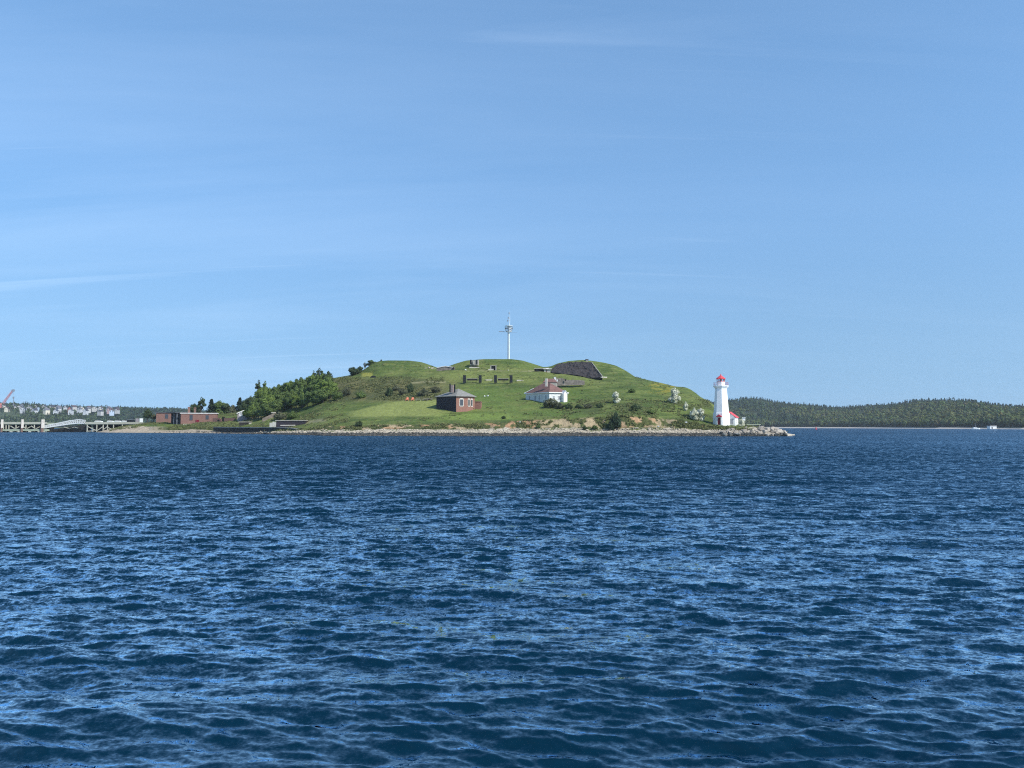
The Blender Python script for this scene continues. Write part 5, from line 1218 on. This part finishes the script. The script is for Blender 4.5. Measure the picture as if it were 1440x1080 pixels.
    for px, base, top, w, seed, lab in ((866.2, 567, 549.5, 13.5, 41, "white-blossoming tree alone on the open slope above the soil scars"), (948.6, 567.5, 544.2, 17.5, 42, "tallest white-blossoming tree, on the right shoulder of the hill"), (964.5, 577.5, 564.5, 8.5, 43, "small white-blossoming tree between the two larger ones near the lighthouse"), (976.5, 591, 573, 15, 44, "white-blossoming tree just left of the lighthouse door, the left half of the pair"), (985.5, 592, 573, 14, 41, "white-blossoming tree just left of the lighthouse door, the right half of the pair"), (1042.6, 601.5, 588.5, 10.5, 42, "little white-blossoming tree in front of the red-roofed annex")):
        plant_px("blossom_tree", 'blossom', seed, 'blossom', px, base, top, w, lab, "tree", "white-blossoming trees", Y=262 if px > 1030 else None)
    SH = [("shrub", 61, 'needle', 859, 606, 588, 12, "dark spruce-like shrub on the bank, lower half"), ("shrub", 62, 'needle', 867, 603.5, 577.5, 19, "large dark evergreen shrub growing down the bank between the soil scars"),
          ("shrub", 63, 'leaf_grey', 775.5, 573.5, 559, 31, "big grey-brown rounded shrub in front of the white cottage"), ("shrub", 61, 'leaf_grey', 788, 575, 565, 14, "grey shrub leaning on the right of the big one by the cottage"),
          ("shrub", 62, 'leaf_dark', 800, 575.5, 566, 16, "dark green shrub right of the cottage porch"), ("shrub", 64, 'leaf_dark', 813, 575, 567.5, 14, "dark low shrub in the hedge line right of the cottage"), ("shrub", 61, 'leaf_grey', 827, 574, 566.5, 16, "grey-green shrub in the hedge line below the lone blossom tree"),
          ("shrub", 63, 'leaf_dark', 843, 573.5, 566.5, 14, "dark shrub at the right end of the hedge line"), ("shrub", 64, 'leaf_dark', 894, 578, 567, 17, "dark shrub on the slope right of the evergreen one"), ("shrub", 62, 'leaf_mid', 916, 582, 575, 14, "small green shrub above the right-hand soil scar"),
          ("shrub", 61, 'leaf_mid', 889, 552, 545.5, 13, "green shrub on the slope below the rampart's right end"), ("shrub", 62, 'leaf_dark', 577.5, 552, 537.5, 12, "dark upright shrub above the orange chairs"), ("shrub", 63, 'leaf_dark', 547, 558, 544, 14, "dark rounded shrub above the left part of the lawn"),
          ("shrub", 64, 'leaf_grey', 566, 555, 544.5, 15, "grey-green shrub between the two dark ones above the lawn"), ("shrub", 61, 'leaf_grey', 557, 549, 541.5, 14, "grey shrub higher up the scrubby slope"), ("shrub", 62, 'leaf_mid', 508, 560, 549, 18, "green shrub on the scrubby slope right of the wood"),
          ("shrub", 63, 'leaf_mid', 474, 563, 549, 18, "green shrub at the right foot of the wood"), ("shrub", 64, 'leaf_grey', 488, 556, 543, 16, "grey-green shrub just right of the wood"), ("shrub", 61, 'leaf_grey', 393, 590, 577, 22, "grey shrub at the foot of the wood above the long bunker"), ("shrub", 62, 'leaf_mid', 411, 589, 577, 20, "green shrub on the slope above the long bunker's right half"),
          ("shrub", 63, 'leaf_grey', 596, 557, 546, 20, "grey scrub shrub left of the brick house chimney"), ("shrub", 64, 'leaf_grey', 612, 552, 542, 20, "wide grey shrub behind the brick house roof"), ("shrub", 61, 'leaf_dark', 822, 604, 598, 10, "small dark shrub at the foot of the bank"), ("shrub", 62, 'leaf_mid', 757, 602, 596, 10, "small green shrub below the widest soil scar"), ("shrub", 63, 'leaf_dark', 505, 600, 591, 13, "dark shrub on the bank left of the reddish scars"),
          ("shrub", 64, 'leaf_mid', 836, 604, 597, 12, "green shrub at the foot of the bank left of the evergreen one"), ("shrub", 61, 'leaf_dark', 708, 589, 584, 8, "small dark tuft on the grass between house and shore")]
    for nm, seed, leaf, px, base, top, w, lab in SH:
        plant_px(nm, 'shrub', seed, leaf, px, base, top, w, lab, "shrub")
island_trees()
def scrub():
    rng = np.random.default_rng(9); n = 60000
    ci = rng.integers(30, _n0-20, n); cj = rng.integers(22, _n1-16, n)
    x, y, z = IX[ci, cj], IY[ci, cj], IZ[ci, cj]; px = IP[ci]; rw = proj(x, y, z)[1]; par = IPAR[cj]
    rough = np.full(n, 0.035)
    rough = np.where((px > 425) & (px < 625) & (rw > 530) & (rw < 563), 0.75, rough)
    rough = np.where((px > 340) & (px < 490) & (rw > 560) & (rw < 602), 0.55, rough)
    rough = np.where((px > 790) & (px < 1000) & (rw > 562) & (rw < 590), 0.30, rough)
    rough = np.where((par > 2.05) & (par < 3.0), 0.55, rough)
    rough = np.where((px > 485) & (px < 620) & (rw > 564) & (rw < 586), 0.0, rough)
    rough = np.where((px > 620) & (px < 780) & (rw > 556) & (rw < 588), 0.04, rough)
    rough = np.where((px < 340) & (rw > 560), 0.30, rough)
    patch = fbm(x/7, y/9, 123, 4)
    g = ICOL[ci, cj]; soil = (g[:, 0] > 0.2) & (par < 3.1)
    keep = (rng.random(n) < rough*sstep(0.38, 0.6, patch)) & ~soil & (par > 2.05)
    x, y, z = x[keep], y[keep], z[keep]; m = len(x); tall = 0.22+0.5*rng.random(m)*patch[keep]
    k = 10
    C = np.stack([x, y, z], 1)[:, None, :]+rng.normal(size=(m, k, 3))*np.stack([tall*.8, tall*.8, tall*.35], 1)[:, None, :]+np.stack([0*x, 0*x, tall*.4], 1)[:, None, :]
    N = rng.normal(size=(m*k, 3))*.6; N[:, 2] += .8; N[:, 1] -= .2; N /= np.linalg.norm(N, axis=1)[:, None]
    v, f = quads(C.reshape(-1, 3), N, np.repeat(.16+.22*tall, k)*(0.6+.8*rng.random(m*k)), rng)
    tag(link("scrub", mesh_np("scrub", v, f, M['scrub'])), "rough scrub and long grass on the island's slopes", None, None, 'stuff')
scrub()

# ------------------------------------------------------------------ far shores
def far_hill(name, pxs, shore_Y, sky_rows, ridge_add, seed, label):
    """hill sheet: rises from its shore to a ridge whose treetops make the skyline"""
    rows = []
    for px, Ys, rs in zip(pxs, shore_Y, sky_rows):
        Yr = Ys+ridge_add; col = []
        zr = max(3, Zr(rs, Yr)-9.0)
        for t, zz in ((-.06, -1.5), (0, .25), (.02, 1.2), (.10, 3.0), (.35, zr*.42), (.7, zr*.82), (1.0, zr), (1.5, zr*.9), (2.6, -2)):
            Yq = Ys+ridge_add*t; col.append((X(px, Yq), Yq, zz))
        rows.append(col)
    a = np.array(rows); return a
def sample_sheet(a, rng, n, t0, t1):
    u = rng.random(n)*(a.shape[0]-1.001); w = t0+(t1-t0)*rng.random(n); i = u.astype(int); j = w.astype(int); fu = (u-i)[:, None]; fw = (w-j)[:, None]
    return (a[i, j]*(1-fu)*(1-fw)+a[i+1, j]*fu*(1-fw)+a[i, j+1]*(1-fu)*fw+a[i+1, j+1]*fu*fw), w
def sheet_mesh(name, a, m, label):
    n, k = a.shape[:2]; idx = np.arange(n*k).reshape(n, k)
    f = np.stack([idx[:-1, :-1], idx[1:, :-1], idx[1:, 1:], idx[:-1, 1:]], -1).reshape(-1, 4)
    return tag(link(name, mesh_np(name, a.reshape(-1, 3), f, m, True)), label, None, None, 'structure')
def forest(name, P0, hts, con, tints, seed, label, leaf=1.1, q=46, wd=0.36):
    rng = np.random.default_rng(seed); n = len(P0); ico = rng.normal(size=(n, q, 3)); ico /= np.linalg.norm(ico, axis=2)[:, :, None]
    h = hts[:, None]; u = rng.random((n, q))
    # round crowns / pointed crowns
    ctr = np.stack([0*u, 0*u, h*.60+0*u], -1)
    rad = (h*wd)[:, :, None]*np.array([1, 1, 1.05])*(0.75+.3*rng.random((n, q))[:, :, None])
    Cr = ctr+ico*rad*(1+.18*np.sin(ico[:, :, :1]*5+rng.random((n, 1, 1))*6))
    rr = h*.22*(1-u)**.9; ang = rng.random((n, q))*6.283
    Cc = np.stack([rr*np.cos(ang), rr*np.sin(ang), h*(.08+1.05*u)], -1); Nc = np.stack([np.cos(ang), np.sin(ang), .55+0*u], -1)
    c = con[:, None, None]; C = P0[:, None, :]+np.where(c, Cc, Cr); N = np.where(c, Nc, ico)+rng.normal(size=(n, q, 3))*.15; N[..., 2] += .2; N /= np.linalg.norm(N, axis=2)[:, :, None]
    s = (h*.09+leaf*.45)*(.6+.7*rng.random((n, q)))*np.where(con[:, None], .62, 1)
    v, f = quads(C.reshape(-1, 3), N.reshape(-1, 3), s.ravel(), rng, 0.8)
    me = mesh_np(name, v, f, M['forest'])
    t = np.repeat(tints, q*4, axis=0); t = np.concatenate([t, np.ones((len(t), 1))], 1).astype(np.float32)
    at = me.color_attributes.new("tint", 'FLOAT_COLOR', 'POINT'); at.data.foreach_set("color", t.ravel())
    return tag(link(name, me), label, None, None, 'stuff')
M['hillground'] = mat("forest_floor", (0.030, 0.045, 0.018), 0.95, scale=0.02, var=.4)
M['townground'] = mat("town_hillside_grass", (0.075, 0.095, 0.04), 0.95, scale=0.012, col2=(0.045, 0.065, 0.028))
M['shingle'] = mat("far_shingle_shore", (0.40, 0.37, 0.33), 0.9, scale=0.05)
def far_right():
    sky_pts = np.array([(900, 572), (985, 565), (1005, 563), (1030, 560), (1050, 558.2), (1066, 559.6), (1080, 562.5), (1092, 565), (1110, 566.5), (1135, 567.5), (1160, 568.2), (1180, 569.5), (1200, 568.4), (1230, 567.6), (1255, 568), (1272, 566), (1288, 563.2), (1310, 561.8), (1335, 561), (1352, 560.6), (1372, 562), (1390, 566), (1410, 569), (1440, 571), (1500, 568), (1580, 571), (1680, 577)])
    pxs = np.arange(900, 1681, 6.0); Ys = np.interp(pxs, [900, 1090, 1200, 1320, 1440, 1680], [1500, 1450, 1280, 1020, 850, 700])
    rows = np.interp(pxs, sky_pts[:, 0], sky_pts[:, 1])+1.6; rows = 566+(gauss1(rows[:, None], 0.9, 0)[:, 0]-566)*1.25; add = 520
    a = far_hill("x", pxs, Ys, rows, add, 1, "")
    a[:, 3:7, 2] *= (1+.05*np.sin(np.arange(len(pxs))*.23)[:, None])
    sheet_mesh("hills", a, M['hillground'], "wooded hills of the far shore on the right")
    sh = a[:, :4].copy(); sh[:, :, 2] += .15; sh[:, 3] = sh[:, 2]+np.array([0, 6, .3]); sheet_mesh("shore", sh, M['shingle'], "thin pale shingle shore under the wooded hills")
    rng = np.random.default_rng(31)
    p, w = sample_sheet(a, rng, 7200, 2.6, 6.9)
    front, w2 = sample_sheet(a, rng, 900, 2.9, 3.3)
    ridge, w3 = sample_sheet(a, rng, 900, 5.85, 6.15)
    P0 = np.concatenate([p, front, ridge]); w = np.concatenate([w, w2, w3])
    n = len(P0); con = rng.random(n) < np.where(w > 5.2, .55, .25); hts = rng.uniform(7.5, 11, n)*np.where(con, rng.uniform(1.0, 1.3, n), 1.0)
    pn = fbm(P0[:, 0]/90, P0[:, 1]/120, 5, 3); br = sstep(.44, .56, pn)*(w < 5.3)
    con = con & ~(br > .6)
    t = np.where(con[:, None], np.array([[.040, .070, .036]]), np.array([[.080, .120, .044]]))
    t = t*(1-br[:, None])+np.array([[.140, .170, .060]])*br[:, None]
    t = t*(.8+.4*rng.random((n, 1)))*(1+.08*rng.normal(size=(n, 3)))
    forest("forest", P0, hts, con, np.clip(t, .008, .3), 8, "dense mixed forest covering the far shore on the right")
    boat(1372.5, 604, 872, 9, "small white sailing boat off the right-hand wooded shore", mast=True)
    q = P(1397, 602, 905); o = thing("shore_cabin", (q.x, 905, 0.6), "white flat-roofed cabin on the far right shore", "cabin")
    m = MB(); m.obox((q.x, 908), (1, 0), 7.6, 6, -.5, 3.4); m.build("wall", M['white'], o); m = MB(); m.obox((q.x, 908), (1, 0), 8.2, 6.6, 3.403, 3.9); m.build("roof", M['paleroof'], o)
    m = MB(); m.obox((q.x-1.5, 904.96), (1, 0), 1.2, .2, .3, 2.6); m.build("door", M['glass'], o)
    q = P(1147.5, 602.5, 800); o = thing("channel_buoy", (q.x, 800, 0), "small red channel buoy out in the water on the right", "buoy")
    m = MB(); m.loft([[(q.x+r*math.cos(i*math.pi/5), 800+r*math.sin(i*math.pi/5), z) for i in range(10)] for r, z in ((1.1, -.4), (1.2, .5), (.5, .8), (.4, 2.4), (.1, 2.7))]); m.build("body", M['red'], o)
    m = MB(); m.tube((q.x, 800, 2.6), (q.x, 800, 3.4), .2, n=8); m.build("lamp", M['greysteel'], o)
far_right()
def far_left():
    sky_pts = np.array([(-240, 560), (-120, 563), (0, 566.5), (20, 566.5), (45, 567), (70, 569), (100, 570.5), (125, 571), (150, 571.5), (180, 572.5), (215, 573), (240, 573), (260, 575), (285, 577), (320, 580), (400, 585)])
    pxs = np.arange(-240, 401, 6.0); Ys = np.interp(pxs, [-240, 0, 160, 400], [1350, 1400, 1550, 1900])
    rows = np.interp(pxs, sky_pts[:, 0], sky_pts[:, 1])
    a = far_hill("x", pxs, Ys, rows, 420, 2, "")
    sheet_mesh("hills", a, M['townground'], "hillside with a town on the far shore at the left")
    rng = np.random.default_rng(41)
    p, w = sample_sheet(a, rng, 5200, 2.3, 6.8)
    ppx, prw = proj(p[:, 0], p[:, 1], p[:, 2])
    town = (ppx < 172) & (prw > 568+ppx*.02) & (prw < 578)
    clear = (ppx < 32) & (prw > 580) & (prw < 590)
    keep = ~(clear & (rng.random(len(p)) < .93)) & ~(town & (rng.random(len(p)) < .30)); p, w, ppx = p[keep], w[keep], ppx[keep]
    n = len(p); con = rng.random(n) < .35; hts = rng.uniform(7, 12.5, n)
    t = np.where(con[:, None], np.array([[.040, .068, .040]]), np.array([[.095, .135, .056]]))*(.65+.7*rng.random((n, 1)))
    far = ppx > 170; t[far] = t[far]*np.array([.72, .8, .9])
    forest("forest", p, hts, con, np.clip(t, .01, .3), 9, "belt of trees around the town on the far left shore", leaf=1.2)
    # houses of the town
    rnd = random.Random(6)
    walls = {"white": (.44, .44, .43), "cream": (.62, .58, .48), "pale grey": (.50, .52, .54), "brick red": (.35, .13, .10), "pinkish": (.60, .42, .40), "pale blue": (.42, .50, .60)}
    roofs = {"dark": (.05, .05, .065), "grey": (.13, .13, .15), "brown": (.10, .07, .07)}
    WM = {k: mat(k.replace(' ', '_')+"_siding", v, .7, var=.12, scale=.3) for k, v in walls.items()}
    RM = {k: mat(k+"_shingles", v, .85, var=.2, scale=.4) for k, v in roofs.items()}
    cnt = {}
    spots = []
    for row_name, base, dy in (("top", 572.4, 0), ("second", 574.6, 0), ("lower", 577.2, 0)):
        px = -30 if row_name != "lower" else -25
        while px < 172:
            spots.append((px, base+max(0, px)*.022+rnd.uniform(-.5, .5), row_name)); px += rnd.uniform(*{"top": (7.5, 13), "second": (11, 20)}[row_name]) if row_name != "lower" else rnd.uniform(12, 22)
    for px, rw, rn in spots:
        Y = {"top": 1740, "second": 1690, "lower": 1640}[rn]+rnd.uniform(-8, 8)
        q = P(px, rw, Y); cw = rnd.choices(list(walls), (12, 5, 5, .6, .3, .8))[0]; cr = rnd.choice(list(roofs))
        w, d, h, rise = rnd.uniform(7.5, 11.5), rnd.uniform(6.5, 8.5), rnd.uniform(2.6, 4.0), rnd.uniform(2.6, 3.9)
        ang = rnd.uniform(-.5, .5)
        i = cnt.setdefault((rn, cw), 0); cnt[(rn, cw)] += 1
        o = thing("town_house", tuple(q), "%s %s-roofed house, %s %s from left in %s row of town" % (cw, cr, ORD[i], cw, rn), "house", "houses of the far left town")
        dv = Vector((math.cos(ang), math.sin(ang))); A = V2(q); 
        if rnd.random() < .5: B = A+dv*w; dep = d; 
        else: A = A+Vector((-dv.y, dv.x))*0; B = A+dv*d; dep = w
        gable_walls(A, B, dep, q.z-6, q.z+h, rise).build("wall", WM[cw], o)
        gable(A, B, dep, q.z+h+.05, rise, over=.6, th=.35).build("roof", RM[cr], o)
        nrm = Vector((dv.y, -dv.x)); L = (B-A).length; m = MB()
        for u in (.25, .7):
            c = A+dv*L*u+nrm*.03; m.obox((c.x, c.y), dv, 1.3, .12, q.z+h*.45, q.z+h*.45+1.7)
        m.build("window", M['glass'], o)
    # crane on the far quay
    Y = 1300.0; b = P(-6, 571, Y); o = thing("dock_crane", (b.x, Y, 1), "red and grey lattice crane boom at the left edge of the skyline", "crane")
    m = MB(); m.obox((b.x, Y), (1, 0), 9, 8, 0, Zr(571, Y)-3); m.build("tower", M['greysteel'], o)
    m = MB(); m.obox((b.x+1, Y), (1, 0), 13, 9, Zr(571, Y)-3, Zr(567, Y)); m.build("machine_house", mat("faded_red_crane", (.42, .16, .14), .6), o)
    base, tip = P(4.5, 567, Y), P(18.2, 549, Y); lat = MB(); d = (tip-base); nrm = Vector((-d.z, 0, d.x)).normalized()
    for off in (-1, 1):
        for yy in (-1.1, 1.1): lat.bar(base+nrm*off*1.3+Vector((0, yy, 0)), tip+nrm*off*.9+Vector((0, yy, 0)), .5, .5)
    for i in range(14):
        t0, t1 = i/14, (i+1)/14; s = 1 if i % 2 else -1
        for yy in (-1.1, 1.1): lat.bar(base.lerp(tip, t0)+nrm*s*1.2+Vector((0, yy, 0)), base.lerp(tip, t1)-nrm*s*1.2+Vector((0, yy, 0)), .35, .35)
    lat.build("boom", mat("crane_pink_red", (.50, .22, .22), .6), o)
    hd = MB(); hd.obox((tip.x+.6, Y), (1, 0), 3.6, 3, tip.z-1.8, tip.z+1.6); hd.build("boom_head", M['greysteel'], o)
    m = MB(); m.tube((tip.x+1.4, Y, tip.z-1), (tip.x+1.4, Y, tip.z-8), .12, n=5); m.build("hoist_rope", M['greysteel'], o)
    Y = 1720.0; b = P(18.6, 571, Y); o = thing("antenna_tower", tuple(b), "slim grey antenna tower on the far left skyline right of the crane", "tower")
    m = MB(); m.tube((b.x, Y, b.z-6), (b.x, Y, Zr(560, Y)), .9, .6, 8); m.build("shaft", M['greysteel'], o)
    m = MB(); m.tube((b.x, Y, Zr(560.5, Y)), (b.x, Y, Zr(557.8, Y)), 1.5, 1.5, 10); m.build("antenna_head", M['greysteel'], o)
far_left()

# ------------------------------------------------------------------ summer haze
def haze():
    m = bpy.data.materials.new("haze_air"); m.use_nodes = True; n, l = m.node_tree.nodes, m.node_tree.links; n.remove(n["Principled BSDF"])
    v = n.new("ShaderNodeVolumePrincipled"); v.inputs['Color'].default_value = (.80, .90, 1.0, 1); v.inputs['Density'].default_value = 0.00009; v.inputs['Anisotropy'].default_value = 0.2
    l.new(v.outputs[0], n["Material Output"].inputs['Volume'])
    mb = MB(); mb.prism([(-2500, -60), (2500, -60), (2500, 3600), (-2500, 3600)], -3.0, 110.0)
    o = mb.build("haze", m); tag(o, "thin blue summer haze over the harbour", None, None, 'stuff')
haze()
